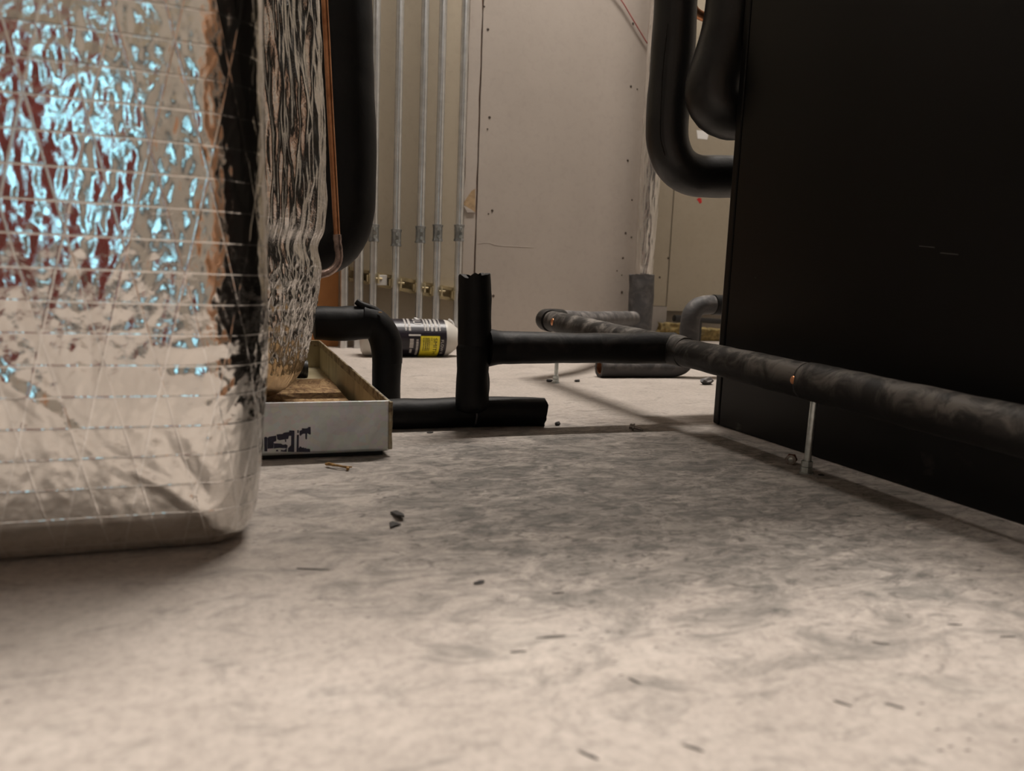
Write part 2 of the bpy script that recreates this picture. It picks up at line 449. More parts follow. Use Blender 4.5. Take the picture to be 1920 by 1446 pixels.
def emis(name, col, s):
    t = NT(name); nz = t.noise(t.coord(), 3, 2)
    r = t.ramp(nz, 'Fac', [(0.3, tuple(c*0.97 for c in col)), (0.7, col)])
    t.l(r, 'Color', t.b, 'Emission Color'); t.b.inputs['Emission Strength'].default_value = s
    t.set(Roughness=0.4); t.l(r, 'Color', t.b, 'Base Color'); return t.m
M_DIFF = emis('lamp_diffuser', (1.0, 0.88, 0.75), 6.0)
M_CYAN_GLOW = emis('cyan_glow', (0.36, 0.80, 1.0), 2.3)  # invented glow, only there to be mirrored as cyan

# ------------------------------------------------------------------ the setting
XL, XR, YF, YB, YR, ZC = -1.6, 3.0, -2.6, 2.30, 2.72, 2.80
XD = 1.31        # end of the drywall wall, recess beyond
def quadbox(name, *a, mat, label=None): return tag(box(name, *a, mat), label, None, None, 'structure')
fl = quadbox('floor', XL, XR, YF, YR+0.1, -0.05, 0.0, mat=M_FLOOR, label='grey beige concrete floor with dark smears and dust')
quadbox('ceiling', XL, XR, YF, YR+0.1, ZC, ZC+0.05, mat=M_PLAIN, label='plain ceiling of the plant room')
wb = quadbox('wall_back', XL, XD-0.012, YB, YR+0.1, 0, ZC, mat=M_WALL, label='tan primed wall behind the conduits')
wrc = quadbox('wall_recess', XD-0.012, XR, YR, YR+0.1, 0, ZC, mat=M_PLAIN, label='recessed wall at the right behind the cabinet')
quadbox('wall_left', XL-0.05, XL, YF, YR+0.1, 0, ZC, mat=M_PLAIN, label='plain side wall to the left of the tanks')
quadbox('wall_right', XR, XR+0.05, YF, YR+0.1, 0, ZC, mat=M_PLAIN, label='plain side wall beyond the black cabinet')
quadbox('wall_front', XL, XR, YF-0.05, YF, 0, ZC, mat=M_PLAIN, label='plain wall behind the viewer')

# drywall boards on the back wall: one narrow torn strip and the wide sheet
xs = ony(893, 420, YB-0.013).x
x0s = ony(873, 300, YB-0.013).x
def board(name, x0, x1, y0, y1, z0, z1, mat, parent, rag=0.0, seed=0):
    """a sheet whose left and right edges wander by rag"""
    n = 60; V = []; F = []
    for i in range(n+1):
        z = z0+(z1-z0)*i/n
        a = x0 + rag*mnoise.noise(Vector((seed, z*14, 0))) if rag else x0
        b = x1 + rag*mnoise.noise(Vector((seed+9, z*17, 4))) if rag else x1
        V += [(a, y0, z), (b, y0, z), (b, y1, z), (a, y1, z)]
    for i in range(n):
        for k in range(4):
            F.append((4*i+k, 4*i+(k+1) % 4, 4*i+4+(k+1) % 4, 4*i+4+k))
    F.append((0, 1, 2, 3)); F.append((4*n, 4*n+1, 4*n+2, 4*n+3))
    return mesh(name, V, F, mat, parent)
mesh_seam = box('board_gap', xs-0.012, xs+0.012, YB-0.003, YB+0.004, 0.0, ZC, M_SEAM, wb)
tag(mesh_seam, 'rusty red gap between the drywall sheets')
board('drywall_strip', x0s, xs-0.0034, YB-0.013, YB, 0.004, ZC-0.01, M_DRY, wb, 0.003, 1)
sheet = board('drywall_sheet', xs+0.0016, XD, YB-0.0135, YB, 0.012, ZC-0.01, M_DRY, wb, 0.002, 5)
# drywall screws (dark dimples)
def disc(bm, c, r, d=0.0012, n=10):
    vs0 = [bm.verts.new((c[0]+r*math.cos(2*math.pi*k/n), c[1], c[2]+r*math.sin(2*math.pi*k/n))) for k in range(n)]
    vs1 = [bm.verts.new((c[0]+r*0.55*math.cos(2*math.pi*k/n), c[1]-d, c[2]+r*0.55*math.sin(2*math.pi*k/n))) for k in range(n)]
    for k in range(n): bm.faces.new((vs0[k], vs0[(k+1) % n], vs1[(k+1) % n], vs1[k]))
    bm.faces.new(vs1)
for (px, py, r) in [(915, 55, 2.4), (918, 220, 2.4), (923, 395, 2.4), (1187, 44, 2.2), (1183, 162, 2.2), (1177, 301, 2.2), (1173, 437, 2.2),
                    (1168, 484, 2.2), (925, 555, 2.6), (1166, 548, 2.4), (908, 12, 1.6), (914, 242, 1.5), (916, 401, 1.4), (1195, 167, 1.4),
                    (1157, 508, 1.4), (1166, 516, 1.3), (1185, 375, 1.8), (1184, 445, 1.8)]:
    p = ony(px, py, YB-0.0136); bm = bmesh.new(); disc(bm, p, r/0.57*0.001)
    bmobj('drywall_screw', bm, M_DARK, wb)
# torn paper by the seam and a blister line in the sheet
def patch(name, pxs, y, th, mat, parent):
    P = [ony(a, b, y) for a, b in pxs]; n = len(P)
    V = [(p.x, y, p.z) for p in P] + [(p.x, y-th, p.z) for p in P]
    F = [tuple(range(n)), tuple(range(n, 2*n))] + [(k, (k+1) % n, n+(k+1) % n, n+k) for k in range(n)]
    return mesh(name, V, F, mat, parent)
tag(patch('torn_paper', [(868, 382), (884, 358), (891, 354), (891, 398), (880, 392)], YB-0.0132, 0.001, M_TORN, wb), 'torn triangle of brown paper')
patch('paper_flap', [(868, 385), (882, 392), (890, 398), (876, 399)], YB-0.0140, 0.0025, M_DRY, wb)
tube('paper_blister', [ony(x, y, YB-0.0134) for x, y in ((896, 457), (915, 455), (930, 460), (960, 462), (1000, 464))], 0.0007, M_DRY, wb, seg=8)
# stud trace: the red line drawn / cable on the drywall
rw = tube('red_cable', [ony(x, y, YB-0.020) for x, y in ((1130, -60), (1150, -20), (1168, 5), (1180, 25), (1196, 52), (1222, 96), (1250, 150))], 0.0017, M_RED, None, seg=10)
tag(rw, 'thin red cable hanging slack across the drywall', 'cable')

# recessed wall finish: two tan panels that stop short of the floor, concrete curb
pa0, pa1 = XD+0.004, ony(1259, 420, YR-0.03).x
pz = ony(1240, 574, YR-0.03).z; pzb = ony(1300, 584, YR-0.03).z
pA = board('wall_panel', pa0, pa1-0.0015, YR-0.03, YR-0.016, pz, ZC-0.01, M_WALL2, wrc)
pB = board('wall_panel', pa1+0.0015, XR-0.01, YR-0.034, YR-0.016, pzb, ZC-0.01, M_WALL2, wrc)
box('curb_block', pa0, pa1+0.002, YR-0.035, YR, 0, pz-0.002, M_PLINTH, wrc)
for px, py in ((1253, 484), (1224, 484), (1237, 520)):
    p = ony(px, py, YR-0.0305); bm = bmesh.new(); disc(bm, p, 0.0045); bmobj('panel_screw', bm, M_DARK, wrc)
tag(patch('red_mark', [(1306, 374), (1310, 371), (1315, 372), (1316, 380), (1312, 382), (1309, 377)], YR-0.0342, 0.0004, M_REDMARK, wrc), 'small red paint mark')
tag(patch('paper_note', [(1306, 244), (1330, 246), (1326, 262), (1308, 260)], YR-0.0342, 0.0006, M_WHITEF, wrc), 'small white paper note')
# things at the foot of the recess
bp = thing('steel_pipe', (1.9, YR-0.14, 0.0), 'thin black steel pipe running low along the recessed wall', 'pipe')
pl, pr = ony(1264, 597, YR-0.14), ony(1352, 603, YR-0.14)
dxp = (pr-pl)
tube('pipe_body', [pl, pr+dxp*2.0], 0.0105, M_BLACKP, bp, seg=16, step=0.05)
tube('pipe_coupling', [pl+dxp*0.0, pl+dxp*0.16], 0.0135, M_BLACKP, bp, seg=16)
for q in (0.5, 2.6):
    c = pl+dxp*q; box('pipe_foot', c.x-0.012, c.x+0.012, c.y-0.012, c.y+0.012, 0, c.z-0.006, M_BLACKP, bp)
def batt(name, px0, px1, py0, y, label):
    a, b = ony(px0, py0, y), ony(px1, py0, y)
    bm = bmesh.new(); add_box(bm, a.x, b.x, y-0.03, y+0.03, 0.0, a.z)
    bmesh.ops.subdivide_edges(bm, edges=bm.edges[:], cuts=9, use_grid_fill=True)
    for v in bm.verts:
        k = min(1, v.co.z/0.02)
        v.co += k*0.012*Vector((mnoise.noise(v.co*45), mnoise.noise(v.co*45+Vector((7, 0, 0))), 0.8*mnoise.noise(v.co*45+Vector((0, 9, 0)))))
    return tag(bmobj(name, bm, M_BATT, None, True), label, 'insulation', 'fibreglass scraps by the recessed wall')
batt('fibreglass_batt', 1240, 1276, 606, YR-0.085, 'yellow fibreglass scrap against the grey curb block')
batt('fibreglass_batt', 1306, 1352, 616, YR-0.085, 'yellow fibreglass scrap beside the cabinet edge, under the black pipe')

# ------------------------------------------------------------------ conduits and strut on the back wall
YC = YB-0.055
strutA, strutB = ony(655, 513.5, YC+0.022), ony(868, 556, YC+0.022)
def strut_z(x):
    return strutA.z + (strutB.z-strutA.z)*(x-strutA.x)/(strutB.x-strutA.x)
CONDS = [(645, 555, 0.0115, None, 'leftmost galvanised conduit, beside the orange board'),
         (672, 540, 0.0140, None, 'second galvanised conduit from the left, slightly thicker'),
         (700, 500, 0.0112, 437, 'galvanised conduit half hidden behind the big black foam elbow'),
         (742, 500, 0.0112, 446, 'galvanised conduit with the lowest coupling of the row'),
         (787, 500, 0.0112, 440, 'middle galvanised conduit of the row above the fallen bottle'),
         (819, 500, 0.0112, 437, 'second galvanised conduit from the right, before the drywall strip'),
         (859, 500, 0.0112, 437, 'rightmost galvanised conduit, against the torn drywall strip')]
for px, py, r, cy, lab in CONDS:
    p = ony(px, py, YC); x = p.x
    t = thing('electrical_conduit', (x, YC, 0), lab, 'conduit', 'conduits on the back wall')
    tube('conduit_tube', [(x, YC, 0.0), (x, YC, ZC-0.02)], r, M_EMT, t, seg=20, step=0.4)
    if cy:
        z = ony(px, cy, YC).z
        cpl = tube('coupling', [(x, YC, z-0.024), (x, YC, z-0.019), (x, YC, z+0.019), (x, YC, z+0.024)],
                   lambda q: 0.0142 + (0.0014 if (q < 0.12 or q > 0.88) else 0.0), M_COUP, t, seg=20, step=0.003)
        for dz in (-0.011, 0.011):
            tube('set_screw', [(x, YC-0.013, z+dz), (x, YC-0.0205, z+dz)], 0.0046, M_ZINC, cpl, seg=8)
        box('indent', x-0.005, x+0.005, YC-0.0152, YC-0.0132, z-0.004, z+0.004, M_ZINC, cpl)
st = thing('strut_channel', (strutA.x, YC+0.03, strutA.z), 'yellow zinc strut channel tilted across the conduits', 'strut')
def slab_tilt(name, dz0, dz1, y0, y1, mat, xa=None, xb=None, par=None):
    xa = strutA.x if xa is None else xa; xb = strutB.x if xb is None else xb
    V = []
    for x in (xa, xb):
        for y in (y0, y1):
            for dz in (dz0, dz1): V.append((x, y, strut_z(x)+dz))
    F = [(0, 1, 3, 2), (4, 5, 7, 6), (0, 1, 5, 4), (2, 3, 7, 6), (0, 2, 6, 4), (1, 3, 7, 5)]
    return mesh(name, V, F, mat, par)
slab_tilt('channel_back', -0.0205, 0.0205, YB-0.004, YB-0.0005, M_CLAMP, par=st)
slab_tilt('channel_lip', 0.0105, 0.0205, YC+0.0135, YB-0.003, M_STRUT, par=st)
slab_tilt('channel_lip', -0.0205, -0.0105, YC+0.0135, YB-0.003, M_STRUT, par=st)
for px, py, r, cy, lab in CONDS[2:]:
    x = ony(px, py, YC).x; z = strut_z(x)
    cl = thing('pipe_clamp', (x, YC, z), 'yellow zinc clamp holding the '+{700: 'half hidden', 742: 'low-coupling', 787: 'middle', 819: 'second from right', 859: 'rightmost'}[px]+' conduit to the strut', 'clamp', 'conduit clamps on the strut')
    # two half straps and the bolt ears
    for s, nm in ((-1, 'clamp_half'), (1, 'clamp_half')):
        V = []; F = []; n = 12
        for k in range(n+1):
            a = math.pi/2*3 + s*(math.radians(62) + math.radians(100)*k/n)
            for rr in (r+0.0006, r+0.0024):
                for dz in (-0.014, 0.014):
                    V.append((x+rr*math.cos(a), YC+rr*math.sin(a), z+dz))
        for k in range(n):
            b = 4*k
            F += [(b, b+1, b+5, b+4), (b+2, b+3, b+7, b+6), (b, b+2, b+6, b+4), (b+1, b+3, b+7, b+5)]
        F += [(0, 1, 3, 2), (4*n, 4*n+1, 4*n+3, 4*n+2)]
        mesh(nm, V, F, M_CLAMP, cl)
    box('clamp_ear', x+0.0005+r, x+r+0.0035, YC-0.020, YC+0.006, z-0.014, z+0.014, M_CLAMP, cl)
    box('clamp_ear', x-0.0035-r-0.004, x-r-0.0005-0.004, YC-0.006, YC+0.020, z-0.010, z+0.010, M_STRUT, cl)
    tube('clamp_bolt', [(x+r-0.006, YC-0.016, z), (x+r+0.012, YC-0.016, z)], 0.003, M_STRUT, cl, seg=8)
# loose strut washer plate seen between the first two clamps
xw = ony(716, 522, YC).x; zw = strut_z(xw)
sq = thing('strut_washer', (xw, YC+0.012, zw), 'pale square washer plate bolted on the strut', 'washer')
box('plate', xw-0.017, xw+0.017, YC+0.0085, YC+0.0128, zw-0.015, zw+0.015, M_WHITEF, sq, 0.002)
tube('bolt_head', [(xw-0.004, YC+0.009, zw+0.002), (xw-0.004, YC+0.004, zw+0.002)], 0.0065, M_BSTEEL, sq, seg=6)
# orange board against the wall
xo = ony(636, 550, YB-0.03).x
ob = box('plywood_board', xo-0.42, xo, YB-0.016, YB-0.002, 0.0, 0.62, M_ORANGE, None, 0.001)
tag(ob, 'flat orange-brown board leaning on the wall left of the conduits', 'board')

# ------------------------------------------------------------------ large foil wrapped tank, foreground left
PA, PB, PC = Perlin(3), Perlin(5), Perlin(8)
def grid_obj(name, P, U, mat, parent=None, closed=True):
    """P: (rows, cols, 3) world coords, U: (rows, cols, 2) metres; wraps around in cols"""
    R, C = P.shape[:2]
    idx = np.arange(R*C).reshape(R, C)
    nx = np.roll(idx, -1, axis=1)
    q = np.stack([idx[:-1], nx[:-1], nx[1:], idx[1:]], -1)
    if not closed: q = q[:, :-1]
    q = q.reshape(-1, 4)
    me = bpy.data.meshes.new(name)
    faces = q.tolist()
    if closed:
        faces.append(idx[0, ::-1].tolist()); faces.append(idx[-1].tolist())
    me.from_pydata(P.reshape(-1, 3).tolist(), [], faces); me.update()
    uv = me.uv_layers.new(name='surf')
    li = np.zeros(len(me.loops), dtype=np.int32); me.loops.foreach_get('vertex_index', li)
    uv.data.foreach_set('uv', U.reshape(-1, 2)[li].astype(np.float32).ravel())
    me.polygons.foreach_set('use_smooth', [True]*len(me.polygons))
    return link(name, me, mat, parent)
def tank1():
    x0, x1, y0, y1, rc = -0.56, 0.0245, 0.602, 0.872, 0.048
    # perimeter of the rounded rectangle, dense on the front and the right corner
    pts = []
    def seg(a, b, n):
        for k in range(n): pts.append((a[0]+(b[0]-a[0])*k/n, a[1]+(b[1]-a[1])*k/n))
    def cor(cx, cy, a0, n):
        for k in range(n):
            a = a0+math.pi/2*k/n; pts.append((cx+rc*math.cos(a), cy+rc*math.sin(a)))
    seg((x0+rc, y0), (x1-rc, y0), 300); cor(x1-rc, y0+rc, -math.pi/2, 70)
    seg((x1, y0+rc), (x1, y1-rc), 90); cor(x1-rc, y1-rc, 0, 20)
    seg((x1-rc, y1), (x0+rc, y1), 50); cor(x0+rc, y1-rc, math.pi/2, 16)
    seg((x0, y1-rc), (x0, y0+rc), 40); cor(x0+rc, y0+rc, math.pi, 16)
    base = np.array(pts); C = len(base)
    nxt = np.roll(base, -1, 0); prv = np.roll(base, 1, 0)
    tan = nxt-prv; tan /= np.linalg.norm(tan, axis=1)[:, None]
    nor = np.stack([tan[:, 1], -tan[:, 0]], 1)
    s = np.concatenate([[0], np.cumsum(np.linalg.norm(nxt-base, axis=1))[:-1]])
    Ht = 0.80
    zz = np.concatenate([np.linspace(0, 0.05, 44)[:-1], np.linspace(0.05, 0.50, 300)[:-1], np.linspace(0.50, Ht, 60)])
    R = len(zz)
    S, Z = np.meshgrid(s, zz)
    ins = np.interp(zz, [0, 0.004, 0.010, 0.018, 0.03, 0.055, 0.09, 0.14, 0.22, 0.45, 0.74, 0.78, 0.80],
                    [0.030, 0.022, 0.0155, 0.0115, 0.0085, 0.006, 0.0035, 0.001, 0.0, 0.001, 0.004, 0.012, 0.04])
    k = np.array([1, 2, 3, 2, 1.]); k /= k.sum()
    ins[2:-2] = np.convolve(ins, k, 'valid')
    # crinkles: gentle billows, then many straight tent-shaped creases that break the foil into facets
    d = 0.0030*PA(S*7+.3, Z*4)
    rid = lambda n: 1-np.abs(n)*2.2
    d += 0.00045*(rid(PC(S*70+7, Z*30)) - .6) + 0.00036*(rid(PA(S*150+2, Z*70+5)) - .6)
    r = np.random.default_rng(4)
    for q in range(230):
        sx, sz = r.uniform(0.10, 0.80), r.uniform(0.0, 0.56)
        big = q < 40
        a = math.pi/2 + (r.normal(0, 0.22) if r.random() < 0.6 else r.choice([-1, 1])*r.uniform(0.3, 1.0))
        L = r.uniform(0.08, 0.26) if big else r.uniform(0.02, 0.09)
        w = r.uniform(0.010, 0.026) if big else r.uniform(0.003, 0.010)
        ca, sa = math.cos(a), math.sin(a)
        cs = np.where((s > sx-0.30) & (s < sx+0.30))[0]; rs = np.where((zz > sz-0.30) & (zz < sz+0.30))[0]
        c0, c1, r0, r1 = cs[0], cs[-1]+1, rs[0], rs[-1]+1
        ds, dz = S[r0:r1, c0:c1]-sx, Z[r0:r1, c0:c1]-sz
        u = ds*ca + dz*sa; v = -ds*sa + dz*ca
        v = v + 0.0025*np.sin(u*60+q)
        d[r0:r1, c0:c1] += r.choice([-1, 1])*r.uniform(0.02, 0.075)*np.clip(w-np.abs(v), 0, None)*np.clip(1-(u/L)**2, 0, 1)
    fade = np.clip(zz/0.06, 0.30, 1)[:, None]*np.clip((Ht-zz)/0.03, 0, 1)[:, None]
    off = d*fade - ins[:, None]
    # the long folds across the lower front
    for (ax, ay, bx, by, sl, w) in ((-60, 660, 175, 850, 0.16, 0.009), (150, 835, 410, 985, 0.15, 0.008), (300, 655, 475, 640, 0.16, 0.007), (300, 690, 480, 668, -0.14, 0.006),
                                    (385, 770, 478, 690, 0.16, 0.005), (370, 830, 470, 735, -0.15, 0.006), (60, 720, 105, 960, 0.12, 0.008), (150, 470, 175, 780, -0.12, 0.008),
                                    (200, 880, 218, 1000, 0.10, 0.007), (300, 800, 400, 960, -0.16, 0.012), (20, 560, 120, 760, -0.12, 0.010)):
        p, q = ony(ax, ay, y0), ony(bx, by, y0)
        ps_, pz_, qs_, qz_ = p.x-(x0+rc), p.z, q.x-(x0+rc), q.z
        L = math.hypot(qs_-ps_, qz_-pz_); ca, sa = (qs_-ps_)/L, (qz_-pz_)/L
        u = (S-ps_)*ca + (Z-pz_)*sa; v = -(S-ps_)*sa + (Z-pz_)*ca + 0.002*np.sin(u*70)
        off += sl*np.clip(w-np.abs(v), 0, None)*np.clip(1-((2*u/L-1)**4), 0, 1)*((u > 0) & (u < L))
    P = np.zeros((R, C, 3))
    P[..., 0] = base[None, :, 0] + nor[None, :, 0]*off
    P[..., 1] = base[None, :, 1] + nor[None, :, 1]*off
    P[..., 2] = Z + 0.0006
    U = np.stack([S, Z], -1)
    o = grid_obj('foil_wrapped_tank', P, U, M_FOIL1)
    return tag(o, 'large tank wrapped in shiny scrim foil, rounded corner, left foreground', 'tank')
tank1()

# ------------------------------------------------------------------ drain pan with the second tank
PX0, PX1, PY0, PY1, PZ0, PZ1 = -0.30, 0.176, 0.905, 1.72, 0.0055, 0.0665
pan = thing('drain_pan', ((PX0+PX1)/2, (PY0+PY1)/2, 0), 'shallow galvanised drain pan with navy marker writing on its front', 'pan')
th = 0.0014
def wallmesh(name, mat, segs, parent):
    bm = bmesh.new()
    for s_ in segs: add_box(bm, *s_)
    return bmobj(name, bm, mat, parent)
bm = bmesh.new(); add_box(bm, PX0, PX1, PY0, PY1, PZ0, PZ1, 0.004, 3)
for f in [f for f in bm.faces if f.normal.z > 0.9 and f.calc_center_median().z > PZ1-0.0005]: bm.faces.remove(f)
bmesh.ops.delete(bm, geom=[v for v in bm.verts if v.co.z > PZ1-0.0035], context='VERTS')
top = [e for e in bm.edges if e.is_boundary]
ex = bmesh.ops.extrude_edge_only(bm, edges=top)
for v in ex['geom']:
    if isinstance(v, bmesh.types.BMVert): v.co.z = PZ1
body = bmobj('pan_shell', bm, M_PAN, pan, False)
m = body.modifiers.new('thickness', 'SOLIDIFY'); m.thickness = 0.0012; m.offset = -1
# stained inside lining
wallmesh('pan_inner_face', M_PANIN, [(PX1-0.0024, PX1-0.0015, PY0+0.004, PY1-0.004, PZ0+0.002, PZ1-0.010),
                                     (PX0+0.004, PX1-0.0026, PY1-0.0030, PY1-0.0018, PZ0+0.002, PZ1-0.010),
                                     (PX0+0.0018, PX0+0.003, PY0+0.004, PY1-0.004, PZ0+0.002, PZ1-0.010),
                                     (PX0+0.004, PX1-0.0026, PY0+0.0018, PY0+0.003, PZ0+0.002, PZ1-0.010),
                                     (PX0+0.004, PX1-0.0026, PY0+0.004, PY1-0.004, PZ0+0.0016, PZ0+0.0026)], pan)
# folded hem round the top
for nm, a in (('pan_hem', (PX1-0.0046, PX1-0.0013, PY0+0.001, PY1-0.001, PZ1-0.0115, PZ1+0.0012)),
              ('pan_hem', (PX0+0.0013, PX0+0.0046, PY0+0.001, PY1-0.001, PZ1-0.0115, PZ1+0.0012)),
              ('pan_hem', (PX0+0.005, PX1-0.005, PY1-0.0046, PY1-0.0013, PZ1-0.0115, PZ1+0.0012))):
    box(nm, *a, M_RIM, pan, 0.0008)
box('pan_hem', PX0+0.003, PX1-0.003, PY0-0.0006, PY0+0.0030, PZ1-0.004, PZ1+0.0014, M_PAN, pan, 0.0008)
tube('corner_seam', [(PX1-0.0006, PY0+0.0006, PZ0+0.003), (PX1-0.0006, PY0+0.0006, PZ1)], 0.0026, M_RIM, pan, seg=10, lump=0.0008, lscale=120)
# navy marker writing
INK = [[(100, 310), (180, 310), (180, 480), (140, 650), (95, 650)],
       [(210, 285), (250, 262), (290, 285), (290, 640), (215, 640)],
       [(294, 300), (340, 262), (520, 235), (525, 370), (455, 400), (450, 560), (296, 572)],
       [(530, 205), (690, 190), (710, 160), (850, 140), (860, 100), (990, 105), (990, 235), (850, 240), (830, 320), (740, 330), (600, 355), (545, 330)],
       [(455, 430), (640, 440), (700, 470), (770, 455), (815, 490), (800, 560), (600, 550), (460, 565)],
       [(905, 236), (988, 236), (985, 655), (895, 655)],
       [(820, 650), (825, 560), (900, 480), (900, 655)],
       [(510, 640), (520, 600), (560, 595), (575, 640)],
       [(630, 640), (650, 600), (720, 615), (790, 560), (795, 650)],
       [(740, 334), (782, 334), (775, 400), (750, 400)],
       [(1050, 215), (1105, 210), (1095, 655), (1040, 655)],
       [(1062, 95), (1100, 92), (1098, 170), (1064, 170)],
       [(1115, 115), (1175, 90), (1182, 42), (1250, 50), (1320, 45), (1345, 15), (1405, 8), (1412, 195), (1385, 210), (1320, 172), (1200, 192), (1140, 245), (1118, 220)],
       [(1265, 172), (1318, 172), (1310, 320), (1290, 335), (1268, 310)],
       [(1098, 560), (1130, 510), (1165, 520), (1180, 545), (1235, 535), (1245, 565), (1270, 545), (1300, 570), (1390, 575), (1395, 655), (1098, 655)]]
V, F = [], []
for poly in INK:
    P = [ony(480+a/13.714, 800+b/13.714, PY0-0.0004) for a, b in poly]; n = len(P); b0 = len(V)
    V += [(p.x, PY0-0.0004, p.z) for p in P] + [(p.x, PY0+0.0004, p.z) for p in P]
    F += [tuple(range(b0, b0+n)), tuple(range(b0+n, b0+2*n))] + [(b0+k, b0+(k+1) % n, b0+n+(k+1) % n, b0+n+k) for k in range(n)]
tag(mesh('marker_writing', V, F, M_INK, pan), 'broken navy marker lettering')
pad = box('shadow_pad', PX0+0.010, PX1-0.008, PY0+0.007, PY1-0.01, 0, PZ0-0.0003, M_PAN_SHADOW, None, 0.001)  # black sheet standing in for the shadow line under the pan
tag(pad, 'thin black slab in place of the shadow gap under the drain pan', 'pad')
# rust stained boards in the pan
zb = PZ0+0.0028
brd = box('stained_board', PX0+0.02, 0.163, PY0+0.012, 1.42, zb, zb+0.016, M_OSB, None, 0.0015)
tag(brd, 'rust-stained wooden board in the drain pan under the foil tank', 'board')
dp = thing('drain_stub', (0.13, 1.55, zb), 'short ribbed black drain fitting at the back of the pan', 'fitting')
pA_, pB_ = Vector((0.06, 1.56, zb+0.017)), Vector((0.135, 1.56, zb+0.017))
tube('stub_body', [pA_, pB_], 0.0165, M_BLACKP, dp, seg=20, hollow1=(0.012, 0.02))
for q in (0.55, 0.72, 0.89):
    c = pA_.lerp(pB_, q); tube('stub_rib', [c, c+Vector((0.005, 0, 0))], 0.0178, M_BLACKP, dp, seg=20)

def tank2():
    cx, cy, R0 = -0.036, 1.195, 0.163
    zs = np.concatenate([np.linspace(0.026, 0.12, 70)[:-1], np.linspace(0.12, 0.66, 300)[:-1], np.linspace(0.66, 0.80, 24)])
    rr = np.interp(zs, [0.0262, 0.030, 0.036, 0.05, 0.07, 0.095, 0.125, 0.18, 0.225, 0.25, 0.262, 0.275, 0.30, 0.36, 0.45, 0.64, 0.77, 0.80],
                   [0.040, 0.075, 0.096, 0.117, 0.130, 0.1375, 0.144, 0.1525, 0.1575, 0.1530, 0.1545, 0.1600, 0.163, 0.163, 0.160, 0.1485, 0.142, 0.09])
    k = np.ones(7)/7; rr[3:-3] = np.convolve(rr, k, 'valid')
    C = 760
    a = np.linspace(0, 2*np.pi, C, endpoint=False)
    A, Z = np.meshgrid(a, zs)
    S = A*R0
    rid = lambda n: 1-np.abs(n)*2.2
    # vertical gathers above the strap, denser crumple beneath
    ns = 2*np.pi*R0
    ps = lambda f: S*f
    hi = 0.0050*(rid(PA(ps(24)+2, Z*4.5)) - .6) + 0.0042*(rid(PB(ps(60)+9, Z*7)) - .6) + 0.0022*(rid(PC(ps(130), Z*15))-.6)
    lo = 0.0034*(rid(PC(ps(40)+1, Z*14)) - .6) + 0.0028*(rid(PA(ps(95)+4, Z*34)) - .6) + 0.0016*(rid(PB(ps(190), Z*70)) - .6)
    st_ = np.exp(-((Z-0.250)/0.016)**2)
    w = 1/(1+np.exp(-(Z-0.255)/0.010))
    d = (hi*w + lo*(1-w))*(1-0.75*st_) + st_*0.0012*PB(ps(120), Z*9)
    d *= np.clip((Z-0.045)/0.05, 0.12, 1)
    rad = rr[:, None] + d
    # gash-like folds facing the camera
    r = np.random.default_rng(21)
    for _ in range(26):
        a0 = math.radians(r.uniform(255, 350)); z0 = r.uniform(0.29, 0.62); L = r.uniform(0.03, 0.13); wd = r.uniform(0.0025, 0.006)
        sl = r.uniform(-0.12, 0.12)
        v = (A-a0)*R0 - sl*(Z-z0)
        rad -= r.uniform(0.002, 0.005)*np.exp(-(v/wd)**2)*np.clip(1-((Z-z0)/L)**2, 0, 1)
    P = np.stack([cx+rad*np.cos(A), cy+rad*np.sin(A), Z], -1)
    o = grid_obj('foil_wrapped_tank', P, np.stack([S, Z], -1), M_FOIL2)
    return tag(o, 'crinkled foil wrapped tank standing in the drain pan, pinched by a strap', 'tank')
t2 = tank2()

# ------------------------------------------------------------------ black equipment cabinet on the right
CX, CYB, CYF, CZT = 0.722, 1.034, -0.36, 1.25
cab = thing('equipment_cabinet', (CX+0.3, 0.45, 0), 'tall glossy black metal equipment cabinet on the right', 'cabinet')
ys = CYB-0.0175
box('side_panel', CX, CX+0.003, CYF, ys-0.0012, 0.0008, CZT, M_CAB, cab, 0.0008)
box('corner_post', CX, CX+0.05, ys+0.0012, CYB, 0.0008, CZT, M_CAB, cab, 0.003)
box('cabinet_core', CX+0.0034, CX+0.62, CYF+0.004, CYB-0.004, 0.0008, CZT-0.004, M_CAB, cab)
box('back_panel', CX+0.052, CX+0.62, CYB-0.0035, CYB-0.001, 0.004, CZT-0.004, M_CAB, cab)
box('top_panel', CX-0.002, CX+0.622, CYF-0.002, CYB+0.002, CZT-0.0035, CZT+0.01, M_CAB, cab, 0.002)
for px, py, L in ((1738, 463, 0.010), (1780, 476, 0.011), (1417, 521, 0.0015), (1388, 308, 0.001)):
    p = onx(px, py, CX-0.0002)
    tube('scratch', [p+Vector((0, L, 0.001)), p-Vector((0, L, 0.001))], 0.0007, M_SCRAP, cab, seg=6)

# ------------------------------------------------------------------ insulated pipe run
run = thing('insulated_pipe_run', (0.646, 1.05, 0.0), 'black foam insulated pipe run branching between the drain pan and the cabinet', 'pipe')
RX = 0.646
def zA(y): return 0.1045 + (y-0.467)*0.0235
R1 = 0.0216
yb1, yb2, yT = 0.727, 1.502, 1.052
g = 0.0018
def apt(y): return (RX, y, zA(y))
